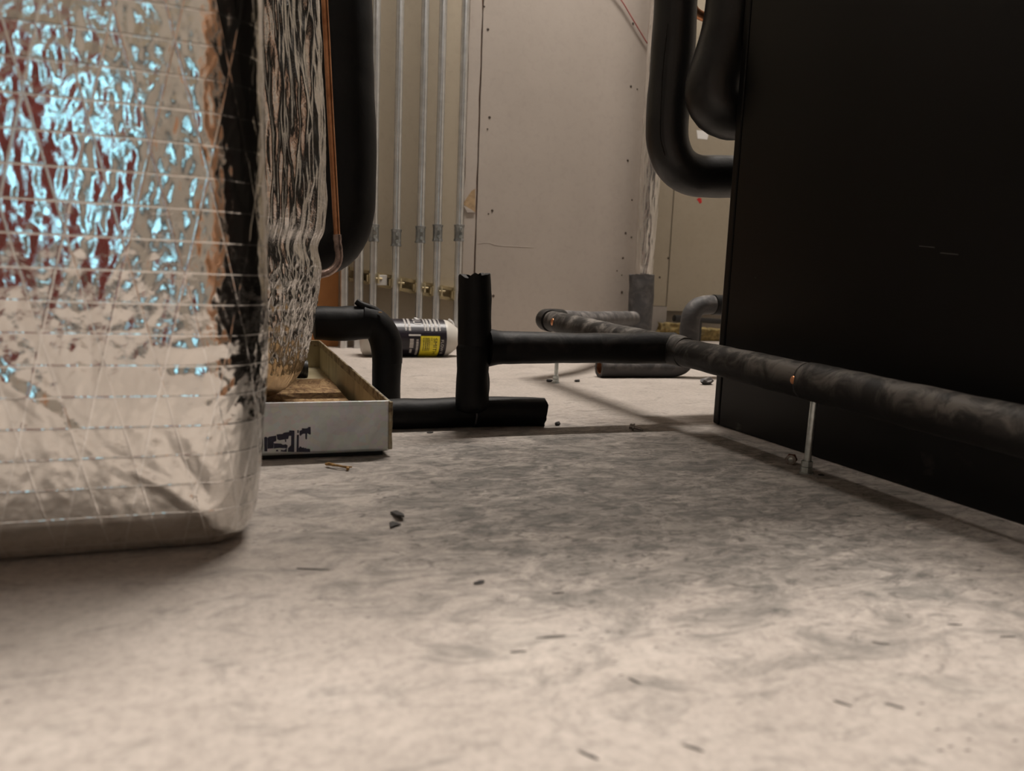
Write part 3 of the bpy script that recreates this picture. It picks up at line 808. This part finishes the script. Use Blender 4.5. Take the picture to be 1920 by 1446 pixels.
# long line beside the cabinet: three sleeves with joints over the bolt and at the tee
tube('foam_sleeve', [apt(-0.05), apt(0.2), apt(0.45), apt(yb1+0.012-g)], lambda t: R1+0.0012, M_FOAM_DUST, run, lump=0.0011, seed=1.0, ragged=0.0015)
tube('foam_sleeve', [apt(yb1+0.012+g), apt(0.88), apt(yT-0.012)], R1, M_FOAM_DUST, run, lump=0.0012, seed=3.0, ragged=0.0015)
tube('foam_sleeve', [apt(yT+0.012), apt(1.25), apt(1.40), apt(1.535)], lambda t: R1+0.0004, M_FOAM_DUST, run, lump=0.0013, seed=5.0, ragged=0.0015)
tube('copper_core', [apt(-0.04), apt(1.53)], 0.0165, M_COPPER, run, seg=16, step=0.05)
tube('tee_wrap', [apt(yT-0.045), apt(yT-0.02), apt(yT+0.01), apt(yT+0.045)], lambda t: R1+0.0006+0.0022*math.sin(math.pi*t), M_FOAM_DUST, run, lump=0.0016, lscale=40, seed=8.0)
# copper showing through the joints
def nub(p, s, mat, parent, name='bare_copper'):
    bm = bmesh.new(); bmesh.ops.create_icosphere(bm, subdivisions=2, radius=1)
    for v in bm.verts: v.co = Vector(p)+Vector((v.co.x*s[0], v.co.y*s[1], v.co.z*s[2]))
    return bmobj(name, bm, mat, parent, True)
nub(onx(1488, 713, RX-0.0195), (0.0034, 0.0048, 0.0056), M_COPPER_B, run)
tube('joint_groove', [apt(yb1+0.0085), apt(yb1+0.0155)], R1-0.0003, M_BLACKP, run)
# tee branch running left to the upright
def bp_(x): return (x, yT, 0.1195 - (0.646-x)*0.004)
tube('foam_sleeve', [bp_(0.652), bp_(0.55), bp_(0.45), bp_(0.352)], lambda t: 0.0240+0.0008*math.cos(5*t), M_FOAM, run, lump=0.0012, seed=11.0)
tube('copper_core', [bp_(0.65), bp_(0.32)], 0.014, M_COPPER, run, seg=16, step=0.05)
tube('flared_collar', [bp_(0.364), bp_(0.352), bp_(0.342)], lambda t: 0.0243+0.004*t*t, M_FOAM_CLEAN, run, lump=0.0006, seed=2)
# upright sleeve with ragged cut top
xc, yc = 0.3205, 1.050
tube('foam_sleeve', [(xc+0.002, yc, 0.118), (xc+0.001, yc, 0.16), (xc-0.0005, yc, 0.20), (xc-0.0015, yc, 0.2215)],
     lambda t: 0.0232+0.0008*math.sin(3*t), M_FOAM_CLEAN, run, lump=0.0014, lscale=24, seed=13.0, hollow1=(0.015, 0.03), ragged=0.006)
tube('foam_sleeve', [(xc-0.001, yc-0.008, 0.0375), (xc-0.0015, yc-0.006, 0.065), (xc, yc-0.002, 0.095), (xc+0.001, yc, 0.1175)],
     lambda t: 0.0245-0.0015*math.sin(3*t), M_FOAM_CLEAN, run, lump=0.0016, lscale=26, seed=17.0, dome=0.012)
tube('foam_sleeve', [(xc+0.012, yc+0.012, 0.040), (xc+0.0125, yc+0.012, 0.07), (xc+0.008, yc+0.010, 0.088)], 0.0165, M_FOAM_CLEAN, run, lump=0.0014, seed=19.0, dome=0.006)
nub(ony(907, 647, yc-0.0185), (0.0036, 0.002, 0.0034), M_TORN, run)
nub(ony(899, 583, yc-0.022), (0.0014, 0.0012, 0.002), M_WINK, run, 'dust_speck')
# floor sleeve
ye = 1.068
tube('foam_sleeve', [(0.329, ye-0.002, 0.0218), (0.37, ye-0.004, 0.0222), (0.41, ye-0.008, 0.0222), (0.437, ye-0.010, 0.0212)],
     lambda t: 0.0222-0.0006*t, M_FOAM_CLEAN, run, lump=0.0012, seed=23.0, ragged=0.004)
tube('foam_sleeve', [(0.196, ye, 0.0212), (0.24, ye, 0.0212), (0.28, ye, 0.0215), (0.326, ye-0.001, 0.0218)], 0.0216, M_FOAM_CLEAN, run, lump=0.0011, seed=27.0, dome=0.006)
tube('glue_line', [(0.3275+0.0225*0.25*0, ye-0.0242*math.cos(a)-0.001, 0.0218+0.0242*math.sin(a)) for a in [math.radians(q) for q in (-35, -10, 15, 40, 60)]],
     0.0015, M_FOAM_GREY, run, seg=8)
# elbow down from the tank to the floor sleeve
yp = 1.250
def pp(a, b, dy=0.0): return ony(a, b, yp+dy)
tube('foam_sleeve', [pp(589, 605), pp(605, 605), pp(632, 607), pp(662, 607), pp(690, 604)],
     lambda t: 0.0262+0.0020*math.sin(2.9*t), M_FOAM_CLEAN, run, lump=0.0016, lscale=22, seed=31.0)
tube('foam_elbow', [pp(676, 598), pp(694, 603), pp(713, 617), pp(723, 640), pp(726, 665), pp(726, 680)],
     lambda t: 0.0262-0.0015*t, M_FOAM_CLEAN, run, lump=0.0012, lscale=24, seed=33.0)
tube('foam_sleeve', [pp(726, 672), pp(724, 700), pp(724, 726), Vector((pp(724, 740).x, yp, 0.003))],
     lambda t: 0.0243-0.001*math.sin(3*t), M_FOAM_CLEAN, run, lump=0.0010, seed=37.0)
tube('loose_flap', [pp(668, 565, -0.008), pp(676, 571, -0.010), pp(690, 578, -0.010), pp(704, 586, -0.006)], lambda t: 0.0050+0.004*t, M_FOAM_CLEAN, run, seg=10, lump=0.001, lscale=60, seed=3)
nub(pp(713, 586, -0.021), (0.0035, 0.0012, 0.0012), M_TORN, run, 'yellow_tape_bit')
# corner at the back and the return leg
e0 = Vector(apt(1.535)); zG = 0.1225
tube('foam_elbow', [Vector(apt(1.545)), Vector(apt(1.560)), Vector((0.650, 1.582, zA(1.58))), Vector((0.672, 1.598, zA(1.58))), Vector((0.70, 1.615, zA(1.58)-0.001))],
     R1+0.0016, M_FOAM, run, lump=0.0009, seed=41.0)
gr_ = ony(1188, 597, 2.15)
tube('foam_sleeve', [Vector((0.69, 1.608, zA(1.58)-0.001)), Vector((0.80, 1.70, 0.124)), gr_*0.5+Vector((0.80, 1.70, 0.124))*0.5, gr_],
     lambda t: R1+0.0005, M_FOAM_GREY, run, lump=0.0010, seed=43.0, dome=0.012)
nub(onx(1036, 604, RX-0.0205), (0.003, 0.008, 0.0085), M_COPPER_B, run)

# threaded anchor bolts that carry the line
def anchor(y, label, tilt):
    zt = zA(y)-R1+0.001
    t = thing('anchor_bolt', (RX, y, 0), label, 'bolt', 'anchor bolts under the insulated line')
    tube('threaded_rod', [(RX, y, 0.0), (RX+tilt*0.5, y, zt*0.5), (RX+tilt, y, zt)], lambda q: 0.0042, M_ZINC, t, seg=16, step=0.004)
    tube('washer', [(RX, y, 0.0), (RX, y, 0.0018)], 0.0085, M_ZINC, t, seg=20)
    tube('hex_nut', [(RX, y, 0.0018), (RX, y, 0.0085)], 0.0076, M_ZINC, t, seg=6)
    tube('hex_nut', [(RX, y, 0.0092), (RX, y, 0.0155)], 0.0070, M_ZINC, t, seg=6)
anchor(yb1, 'zinc anchor bolt under the foam pipe in front of the cabinet', 0.002)
anchor(yb2, 'zinc anchor bolt farther back, seen below the cross pipe', 0.001)

# ------------------------------------------------------------------ riser in a foam collar at the drywall
hx = ony(1202, 560, 2.215).x; hy = 2.215
ris = thing('foil_riser', (hx, hy, 0), 'foil wrapped riser rising from a grey foam collar by the drywall', 'pipe')
ztop = ony(1200, 515, hy).z
tube('foam_collar', [(hx, hy, 0.0), (hx, hy, 0.08), (hx, hy, ztop*0.7), (hx-0.002, hy, ztop)], lambda t: 0.0385+0.0025*t, M_FOAM_GREY, ris, lump=0.0022, seed=51.0, hollow1=(0.031, 0.05), ragged=0.006)
def riserfoil():
    zs = np.linspace(ztop-0.04, 1.9, 330); C = 120
    a = np.linspace(0, 2*np.pi, C, endpoint=False); A, Z = np.meshgrid(a, zs); S = A*0.03
    r = 0.0295 + 0.004*(1-2*np.abs(PA(S*55, Z*6))-.5) + 0.002*(1-2*np.abs(PB(S*120, Z*18))-.5)
    r *= np.interp(zs, [zs[0], ztop+0.02, ztop+0.22, 1.9], [0.80, 0.92, 1.05, 1.05])[:, None]
    P = np.stack([hx+0.004+r*np.cos(A), hy+r*np.sin(A), Z], -1)
    return grid_obj('foil_jacket', P, np.stack([S, Z], -1), M_FOIL3, ris)
riserfoil()
tag(ris.children[0], 'grey dusty foam collar')

# ------------------------------------------------------------------ stub pipe on the floor that turns up behind the cabinet
yj = 1.575
stub = thing('insulated_floor_stub', (0.9, yj, 0), 'grey foam pipe lying on the floor, turning up behind the cabinet', 'pipe')
jx0 = onz(1127, 709, 0.0).x; kx = ony(1294, 600, yj).x; kz = ony(1330, 572, yj).z
tube('foam_sleeve', [(jx0, yj+0.01, 0.0222), (jx0+0.08, yj+0.008, 0.0222), (kx-0.075, yj+0.004, 0.0222), (kx-0.04, yj+0.002, 0.0225), (kx-0.018, yj, 0.028), (kx-0.006, yj, 0.042), (kx, yj, 0.064)],
     0.0222, M_FOAM_GREY, stub, lump=0.0009, seed=61.0, hollow0=(0.0150, 0.012), ragged=0.002)
tube('copper_end', [(jx0+0.002, yj+0.01, 0.0222), (jx0+0.03, yj+0.01, 0.0222)], 0.0152, M_COPPER_B, stub, seg=20, hollow0=(0.013, 0.02))
tube('foam_elbow', [(kx, yj, 0.060), (kx, yj, 0.10), (kx, yj, kz-0.045), (kx+0.004, yj, kz-0.022), (kx+0.018, yj, kz-0.006), (kx+0.042, yj, kz), (kx+0.058, yj, kz+0.001)],
     0.0230, M_FOAM_GREY, stub, lump=0.0009, seed=63.0)
tube('foam_sleeve', [(kx+0.060, yj, kz+0.001), (kx+0.15, yj, kz), (kx+0.30, yj, kz), (kx+0.335, yj, kz-0.012), (kx+0.345, yj, kz-0.05), (kx+0.345, yj, 0.0)], 0.0245, M_FOAM_CLEAN, stub, lump=0.0008, seed=65.0)

# ------------------------------------------------------------------ suction lines that dive behind the cabinet (upper right)
yl = 1.185
LP = [(1272, -190), (1269, -60), (1264, 60), (1257, 150), (1251, 230), (1254, 275), (1270, 310), (1300, 328), (1345, 331), (1420, 334)]
lt = thing('insulated_suction_line', (0.72, yl, 0.43), 'thick black foam pipe bending into the back of the cabinet, seam down its side', 'pipe')
pts = [ony(a, b, yl) for a, b in LP]; pts.append(pts[-1]+Vector((0.25, 0, 0)))
pts = [pts[0]+Vector((0, 0, q)) for q in (1.9, 1.4, 0.9, 0.5, 0.25, 0.1)] + pts
tube('foam_sleeve', pts, 0.0362, M_FOAM_SHEEN, lt, lump=0.0016, lscale=14, seed=71.0, step=0.008)
tube('seam_line', [ony(a, b, yl-0.0355) for a, b in ((1252, 45), (1247, 90), (1243, 130), (1240, 180), (1238, 230), (1239, 262), (1247, 292))], 0.0011, M_FOAM, lt, seg=8, lump=0.0006, lscale=300)
ym = 1.085
MP = [(1392, -190), (1382, -60), (1372, 35), (1354, 105), (1338, 158), (1342, 192), (1366, 210), (1420, 212)]
mt = thing('insulated_drop_line', (0.78, ym, 0.5), 'black foam pipe bulging out at the edge of the cabinet', 'pipe')
pts = [ony(a, b, ym) for a, b in MP]; pts.append(pts[-1]+Vector((0.2, 0.0, 0)))
pts = [pts[0]+Vector((0.01+q*0.03, 0, q)) for q in (1.0, 0.6, 0.3, 0.12)] + pts
tube('foam_sleeve', pts, lambda t: 0.0432, M_FOAM_SHEEN, mt, lump=0.0012, lscale=14, seed=73.0, step=0.008)
cu = thing('copper_elbow', (0.72, 1.235, 0.66), 'small copper elbow between the two black foam pipes', 'pipe')
tube('copper_tube', [ony(a, b, 1.245) for a, b in ((1297, -120), (1297, -30), (1297, 0))], 0.0066, M_SOLDER, cu, seg=16)
tube('elbow_fitting', [ony(a, b, 1.245) for a, b in ((1297, -4), (1298, 10), (1304, 22), (1316, 30), (1330, 33), (1380, 36))], 0.0080, M_COPPER_B, cu, seg=16)
tube('solder_ring', [ony(a, b, 1.245) for a, b in ((1297, -2), (1297, 8))], 0.0088, M_SOLDER, cu, seg=16)

# ------------------------------------------------------------------ big elbow and copper line beside the second tank
yn = 1.46
NP = [(634, -200), (637, -60), (643, 80), (648, 220), (650, 330), (647, 395), (627, 446), (585, 466), (530, 470)]
nt = thing('insulated_elbow_line', (0.19, yn, 0.27), 'thick black foam pipe dropping behind the crinkled tank and turning left', 'pipe')
pts = [ony(a, b, yn) for a, b in NP]; pts.append(pts[-1]-Vector((0.15, 0.0, 0)))
pts = [pts[0]+Vector((0, 0, q)) for q in (1.2, 0.8, 0.45, 0.2, 0.08)] + pts
tube('foam_sleeve', pts, lambda t: 0.0535, M_FOAM_CLEAN, nt, lump=0.0016, lscale=11, seed=81.0, step=0.009)
yo = 1.335
ct = thing('copper_line', (0.16, yo, 0.22), 'bare copper tube running down the big black foam elbow', 'pipe')
OP = [(606, -160), (608, -20), (613, 80), (619, 200), (626, 330), (632, 445)]
tube('copper_tube', [ony(a, b, yo) for a, b in OP], 0.0056, M_COPPER, ct, seg=16)
tube('solder_joint', [ony(a, b, yo) for a, b in ((632, 440), (633, 455), (635, 470))], lambda t: 0.0068+0.0006*math.sin(9*t), M_SOLDER, ct, seg=16)
tube('elbow_fitting', [ony(a, b, yo) for a, b in ((634, 466), (636, 480), (632, 496), (620, 508), (604, 514), (560, 517))], 0.0066, M_SOLDER, ct, seg=16)

# ------------------------------------------------------------------ fallen bottle in front of the conduits
by_, br = 2.03, 0.0495
bx0 = ony(678, 640, by_).x; bx1 = ony(846, 640, by_).x
bot = thing('spray_bottle', ((bx0+bx1)/2, by_, 0), 'white bottle with black and yellow label lying on the floor', 'bottle')
def lathe_x(name, prof, cy, cz, mat, parent, seg=48):
    V, F = [], []
    for (x, r) in prof:
        for k in range(seg):
            a = 2*math.pi*k/seg; V.append((x, cy+r*math.cos(a), cz+r*math.sin(a)))
    for i in range(len(prof)-1):
        for k in range(seg):
            F.append((i*seg+k, i*seg+(k+1) % seg, (i+1)*seg+(k+1) % seg, (i+1)*seg+k))
    F.append(tuple(range(seg))); F.append(tuple(range((len(prof)-1)*seg, len(prof)*seg)))
    return mesh(name, V, F, mat, parent, True, math.radians(40))
xs0, xs1 = bx0, bx1+0.006
body = lathe_x('bottle_body', [(xs0, br*0.80), (xs0+0.003, br*0.90), (xs0+0.010, br*0.98), (xs0+0.018, br), (xs1-0.028, br), (xs1-0.018, br*0.96), (xs1-0.006, br*0.80),
                               (xs1+0.010, br*0.55), (xs1+0.020, br*0.34), (xs1+0.034, br*0.31)], by_, br, M_WHITEP, bot)
cap = lathe_x('bottle_cap', [(xs1+0.032, 0.019), (xs1+0.034, 0.0205), (xs1+0.056, 0.0205), (xs1+0.060, 0.017)], by_, br, M_WHITEP, bot, 24)
lx0, lx1 = ony(712, 640, by_).x, ony(829, 640, by_).x
def cylpt(x, ang, r):    # ang measured from the top, turning towards the camera
    return (x, by_-r*math.sin(ang), br+r*math.cos(ang))
def cylrect(name, xa, xb, a0, a1, r, mat, parent, na=16, thick=0.0004):
    V, F = [], []
    for rr in (r, r+thick):
        for i in range(na+1):
            a = a0+(a1-a0)*i/na
            V += [cylpt(xa, a, rr), cylpt(xb, a, rr)]
    o = 2*(na+1)
    for i in range(na):
        F += [(2*i, 2*i+1, 2*i+3, 2*i+2), (o+2*i, o+2*i+1, o+2*i+3, o+2*i+2), (2*i, 2*i+2, o+2*i+2, o+2*i), (2*i+1, 2*i+3, o+2*i+3, o+2*i+1)]
    F += [(0, 1, o+1, o), (2*na, 2*na+1, o+2*na+1, o+2*na)]
    return mesh(name, V, F, mat, parent)
rad = math.radians
lab = cylrect('label', lx0, lx1, rad(-70), rad(172), br+0.0002, M_BLABEL, bot, 40)
def xpx(px): return ony(px, 640, by_).x
def apx(py):             # angle on the bottle for an image row
    yt, yb_ = 603.5, 671.5
    t = (py-yt)/(yb_-yt)*2-1
    return math.acos(max(-1, min(1, -t))) - rad(4)
ylab = cylrect('yellow_panel', xpx(781), xpx(816), apx(634), rad(168), br+0.0007, M_YLABEL, lab, 20)
cylrect('white_band', xpx(759), xpx(781), apx(631), apx(634), br+0.0007, M_WINK, lab, 3)
def wrap_text(name, txt, size, x_base, a_start, mat, parent, sx=1.0):
    """text reads down round the bottle, letter tops towards +x"""
    cu_ = bpy.data.curves.new('tmp_text', 'FONT'); cu_.body = txt; cu_.size = size; cu_.resolution_u = 3; cu_.offset = 0.0
    ob_ = bpy.data.objects.new('tmp_text', cu_); COL.objects.link(ob_)
    dg = bpy.context.evaluated_depsgraph_get()
    me = bpy.data.meshes.new_from_object(ob_.evaluated_get(dg))
    bpy.data.objects.remove(ob_, do_unlink=True)
    for v in me.vertices:
        a = a_start + v.co.x*sx/br
        v.co = cylpt(x_base + v.co.y, a, br+0.0016)
    me.name = name
    return link(name, me, mat, parent)
wrap_text('lettering', 'SMITH', 0.0145, xpx(804.5), apx(637), M_DINK, ylab, 1.25)
wrap_text('lettering', 'FLOW R', 0.0105, xpx(818.5), apx(640), M_WINK, lab, 1.15)
wrap_text('lettering', 'FLU', 0.031, xpx(770), rad(-6), M_WINK, lab, 0.80)
# small print: rows too fine to read
def print_row(px0, px1, a0, a1, mat, parent, seed):
    r_ = random.Random(seed); V, F = [], []; a = a0
    while a < a1:
        w = rad(r_.uniform(1.5, 6)); b = min(a1, a+w)
        base_ = len(V)
        for (x, q) in ((xpx(px0), a), (xpx(px1), a), (xpx(px1), b), (xpx(px0), b)): V.append(cylpt(x, q, br+0.0012))
        for (x, q) in ((xpx(px0), a), (xpx(px1), a), (xpx(px1), b), (xpx(px0), b)): V.append(cylpt(x, q, br+0.0015))
        F.append((base_, base_+1, base_+2, base_+3)); F.append((base_+4, base_+5, base_+6, base_+7))
        a = b + rad(r_.uniform(0.6, 1.6))
    return mesh('print_row', V, F, mat, parent)
for i, (a, b) in enumerate(((753.0, 756.0), (759.5, 763.5), (788.5, 791.0), (793.5, 797.0), (800.5, 804.5), (808, 812.5), (816.0, 818.0))):
    print_row(a, b, rad(4), apx(625), M_WINK, lab, i)
for i, (a, b) in enumerate(((786.0, 787.4), (789.8, 791.4), (793.2, 794.8), (796.4, 797.6), (800.6, 801.8))):
    print_row(a, b, apx(637), (apx(660) if i < 4 else apx(642)), M_DINK, ylab, 40+i)
for i, (a, b, c0, c1) in enumerate(((761, 768, 639, 655), (773, 777, 640, 668), (762, 766, 657, 664))):
    print_row(a, b, apx(c0), apx(c1), M_WINK, lab, 70+i)
flap = mesh('peeled_flap', [ony(776, 595.5, by_-0.004), ony(780, 595.5, by_-0.004), ony(794, 603.5, by_-0.012), ony(788, 606, by_-0.012),
                            ony(776, 597.5, by_+0.004), ony(781, 596, by_+0.004), ony(794, 604.5, by_-0.004), ony(788, 605, by_-0.004)],
            [(0, 1, 2, 3), (4, 5, 6, 7), (0, 1, 5, 4), (2, 3, 7, 6), (1, 2, 6, 5), (0, 3, 7, 4)], M_WHITEF, bot)
# white clip hanging from the rightmost conduit
pc = ony(847, 607, YC-0.02)
wc = tube('plastic_clip', [pc+Vector((-0.010, 0, 0.012)), pc+Vector((0, 0, 0.006)), pc+Vector((0.006, 0, -0.006))], 0.0035, M_WHITEF, None, seg=10)
tag(wc, 'tiny white plastic clip at the foot of the rightmost conduit', 'clip')

# ------------------------------------------------------------------ litter on the floor
def chip(name, px, py, L, Wd, Ht, ang, mat, label, cat, seed):
    p = onz(px, py, 0.0); bm = bmesh.new()
    bmesh.ops.create_icosphere(bm, subdivisions=2, radius=1)
    ca, sa = math.cos(ang), math.sin(ang)
    for v in bm.verts:
        q = v.co.copy(); k = 1+0.45*mnoise.noise(q*1.7+Vector((seed, 0, seed)))
        x, y, z = q.x*L*k, q.y*Wd*k, (q.z+0.9)*Ht*0.5*k
        v.co = Vector((p.x+ca*x-sa*y, p.y+sa*x+ca*y, max(0.0002, z)))
    return tag(bmobj(name, bm, mat, None, False), label, cat, 'bits of litter on the floor')
def shard(name, pxs, th, mat, label, cat, lift=0.0):
    P = [onz(a, b, 0.0) for a, b in pxs]; n = len(P)
    V = [(p.x, p.y, 0.0003+lift*k/(n-1)) for k, p in enumerate(P)] + [(p.x, p.y, th+lift*k/(n-1)) for k, p in enumerate(P)]
    F = [tuple(range(n)), tuple(range(n, 2*n))] + [(k, (k+1) % n, n+(k+1) % n, n+k) for k in range(n)]
    return tag(mesh(name, V, F, mat), label, cat, 'bits of litter on the floor')
chip('foam_crumb', 1045, 798, 0.0050, 0.0035, 0.006, 0.2, M_SCRAP, 'dark brown crumb right of the floor pipe end', 'debris', 1)
chip('foam_crumb', 806, 812, 0.0050, 0.003, 0.002, 0.1, M_SCRAP, 'tiny dark flake below the floor sleeve', 'debris', 2)
chip('foam_crumb', 899, 1094, 0.0050, 0.0022, 0.002, 0.35, M_SCRAP, 'lone dark oval flake on the middle of the floor', 'debris', 3)
chip('rag_scrap', 1325, 721, 0.020, 0.010, 0.016, 0.3, M_FOAM_GREY, 'crumpled grey scrap beside the cabinet foot', 'debris', 4)
chip('foam_crumb', 1082, 716, 0.008, 0.005, 0.005, 0.4, M_SCRAP, 'dark crumb right of the rear anchor bolt', 'debris', 5)
chip('foam_crumb', 1030, 716, 0.008, 0.006, 0.006, 0.4, M_SCRAP, 'dark crumb touching the left of the rear anchor bolt', 'debris', 6)
chip('foam_crumb', 1540, 892, 0.005, 0.003, 0.002, 0.1, M_SCRAP, 'dark flake right of the front anchor bolt', 'debris', 7)
shard('foam_shard', [(732, 963), (743, 962), (757, 971), (758, 977), (745, 977)], 0.0018, M_SCRAP, 'dark pointed foam shard on open floor', 'debris', 0.004)
shard('foam_shard', [(730, 982), (736, 980), (752, 986), (740, 989), (732, 993)], 0.0012, M_SCRAP, 'smaller dark shard just below the pointed one', 'debris', 0.001)
FLECKS = [(585, 1068, 0.016, 0.0, 'longest dark streak of dirt, right of the foreground tank'),
          (1035, 1195, 0.012, 0.25, 'long dark dirt fleck in the middle of the bright floor'),
          (970, 1223, 0.006, 0.2, 'short dirt fleck just below the long one in mid floor'),
          (1190, 1278, 0.006, -0.7, 'dirt fleck slanting right of the middle of the near floor'),
          (1105, 1418, 0.007, -0.6, 'dirt fleck nearest the bottom edge, left of its neighbour'),
          (1650, 1207, 0.007, -0.2, 'dirt fleck left of the shadow edge on the right floor'),
          (1890, 1195, 0.007, 0.1, 'dirt fleck farthest right, close to the picture edge'),
          (1300, 1404, 0.007, -0.5, 'dirt fleck at the bottom edge, right of its neighbour'),
          (1045, 1113, 0.006, 0.3, 'dirt fleck right of the lone oval flake'),
          (1580, 1320, 0.006, -0.6, 'left one of two slanting dirt flecks, lower right floor'),
          (1680, 1325, 0.006, -0.5, 'right one of two slanting dirt flecks, lower right floor'),
          (1790, 1172, 0.006, 0.0, 'uppermost dirt fleck on the right, near the cabinet shadow')]
for i, (px, py, L, a, lab_) in enumerate(FLECKS):
    chip('dirt_fleck', px, py, L*0.8, 0.0010, 0.0008, a-0.35, M_FLECK, lab_, 'debris', 20+i)['group'] = 'dirt flecks on the concrete'
# brown straw
s_ = thing('dry_straw', onz(636, 875, 0), 'brown wisp of straw on the floor before the drain pan', 'debris')
tube('straw_stem', [onz(612, 870, 0.003), onz(625, 872, 0.004), onz(642, 875, 0.004), onz(660, 876, 0.003)], lambda t: 0.0022-0.0012*t, M_STRAW, s_, seg=8, lump=0.0008, lscale=200)
tube('straw_stem', [onz(615, 868, 0.006), onz(632, 873, 0.003), onz(655, 878, 0.0015)], 0.0011, M_STRAW, s_, seg=8)
tube('straw_fork', [onz(652, 877, 0.003), onz(652, 880, 0.0022)], 0.0017, M_STRAW, s_, seg=8)
# hex screw lying down
def screw(px, py, px2, py2, label):
    a, b = onz(px, py, 0.005), onz(px2, py2, 0.0022)
    t = thing('hex_screw', (a.x, a.y, 0), label, 'screw', 'loose hardware on the floor')
    d = (b-a).normalized()
    tube('screw_shank', [a, b], lambda q: 0.0021 if q < 0.85 else 0.0014, M_BSTEEL, t, seg=12, step=0.001, lump=0.0004, lscale=900)
    tube('washer_face', [a-d*0.001, a+d*0.0006], 0.0058, M_BSTEEL, t, seg=20)
    tube('hex_head', [a-d*0.006, a-d*0.001], 0.0045, M_BSTEEL, t, seg=6)
screw(1188, 801, 1206, 806, 'small hex head screw lying right of the dark crumb')
a = onz(1483, 862, 0.0065)
nt_ = thing('loose_nut', (a.x, a.y, 0), 'small red-rimmed hex nut lying by the front anchor bolt', 'nut', 'loose hardware on the floor')
cd = Vector((math.sin(YAW+0.5), math.cos(YAW+0.5), 0))
tube('nut_body', [a+cd*0.006, a], 0.0072, M_SEAM, nt_, seg=6)
tube('nut_face', [a, a-cd*0.002], 0.0060, M_BSTEEL, nt_, seg=20, hollow1=(0.0033, 0.001))
tube('nut_insert', [a+cd*0.002, a-cd*0.0018], 0.0028, M_ZINC, nt_, seg=12)

# ------------------------------------------------------------------ ceiling lights, then unseen things added to shade the floor and colour the foil
for i, (x, y, z, sx, sy, wt, c) in enumerate(LAMPS):
    t = thing('ceiling_light', (x, y, z), ['small ceiling light right of the viewer', 'ceiling strip light over the back wall', 'smaller fill light added left of the viewer'][i], 'light', 'ceiling strip lights')
    box('light_housing', x-sx/2-0.02, x+sx/2+0.02, y-sy/2-0.02, y+sy/2+0.02, z, ZC, M_WHITEF, t, 0.004)
    box('diffuser', x-sx/2, x+sx/2, y-sy/2, y+sy/2, z-0.008, z+0.002, M_DIFF, t)
blocker = thing('shade_duct', (0.0, 0.5, 1.3), 'galvanised duct added overhead to shade the gap between tanks and cabinet', 'blocker')  # added out of view; placed and sized to shade the middle floor
box('blocker_body', -1.55, 1.45, -0.05, 1.0, 1.3, 1.95, M_GALV, blocker, 0.004)
for x in (-0.8, 0.1, 1.0): box('blocker_flange', x-0.015, x+0.015, -0.065, 1.015, 1.285, 1.965, M_GALV, blocker)
for x in (-1.2, 1.2): tube('hanger_rod', [(x, 0.5, 1.95), (x, 0.5, ZC)], 0.005, M_ZINC, blocker, seg=8, step=0.3)
tb = thing('red_tint_chest', (-0.75, -1.2, 0), 'red enamel chest added behind the viewer to tint the foil reflection', 'chest')  # added unseen, gives the foil its red in place of the viewer's clothes
box('chest_body', -1.25, -0.52, -1.45, -1.05, 0.06, 0.80, M_REDBOX, tb, 0.006)
for k in range(4):
    dr = box('drawer', -1.22, -0.55, -1.05, -1.035, 0.10+k*0.17, 0.25+k*0.17, M_REDBOX, tb, 0.003)
    box('drawer_handle', -1.10, -0.80, -1.034, -1.020, 0.205+k*0.17, 0.222+k*0.17, M_ZINC, dr, 0.002)
for x in (-1.18, -0.67):
    for y in (-1.40, -1.10): tube('caster', [(x-0.015, y, 0.03), (x+0.015, y, 0.03)], 0.03, M_BLACKP, tb, seg=16)
d1 = thing('glow_door_1', (-0.6, YF, 0), None, None); d1['kind'] = 'structure'; d1['label'] = 'door added behind the viewer, its glowing pane colours the foil cyan'
box('door_leaf', -1.05, -0.15, YF, YF+0.04, 0.0, 2.05, M_WALL2, d1, 0.004)
box('glow_pane', -0.82, -0.50, YF+0.035, YF+0.045, 0.30, 1.05, M_CYAN_GLOW, d1)  # unseen glowing pane added for the cyan patches in the foil
M_GREYBOX = simple('dark_grey_enamel', (0.10, 0.095, 0.09), 0.5, 0, 0.12, 12)
pe = thing('dark_reflection_box', (-0.24, -1.6, 0), 'dark grey enclosure added behind the viewer to darken the foil reflection', 'added box')  # unseen box added for the grey-brown area mirrored in the foil
box('enclosure_body', -0.36, -0.12, -1.75, -1.45, 0.05, 0.95, M_GREYBOX, pe, 0.006)
for k in range(5): box('vent_slat', -0.33, -0.15, -1.45, -1.440, 0.55+k*0.06, 0.58+k*0.06, M_BLACKP, pe)
for x in (-0.34, -0.14):
    for y in (-1.73, -1.47): box('foot', x-0.015, x+0.015, y-0.015, y+0.015, 0, 0.052, M_BLACKP, pe)
M_CARTON = simple('brown_carton', (0.72, 0.40, 0.23), 0.8, 0, 0.08, 9)
for k, lab_ in enumerate(('bottom carton of the stack behind the viewer', 'middle carton of the stack behind the viewer', 'top carton of the stack behind the viewer')):  # unseen stack added to mirror a copper-orange strip in the tank corner
    z0 = 0.002+k*0.42
    t = thing('reflection_carton', (0.62, -0.80, z0), 'added brown cardboard '+lab_, 'carton', 'cartons added for the foil reflection')
    box('carton_body', 0.42+0.02*k, 0.80+0.01*k, -0.98, -0.58-0.01*k, z0, z0+0.418, M_CARTON, t, 0.004)
    box('packing_tape', 0.585, 0.645, -0.985, -0.577-0.01*k, z0+0.30, z0+0.4195, M_TORN, t)
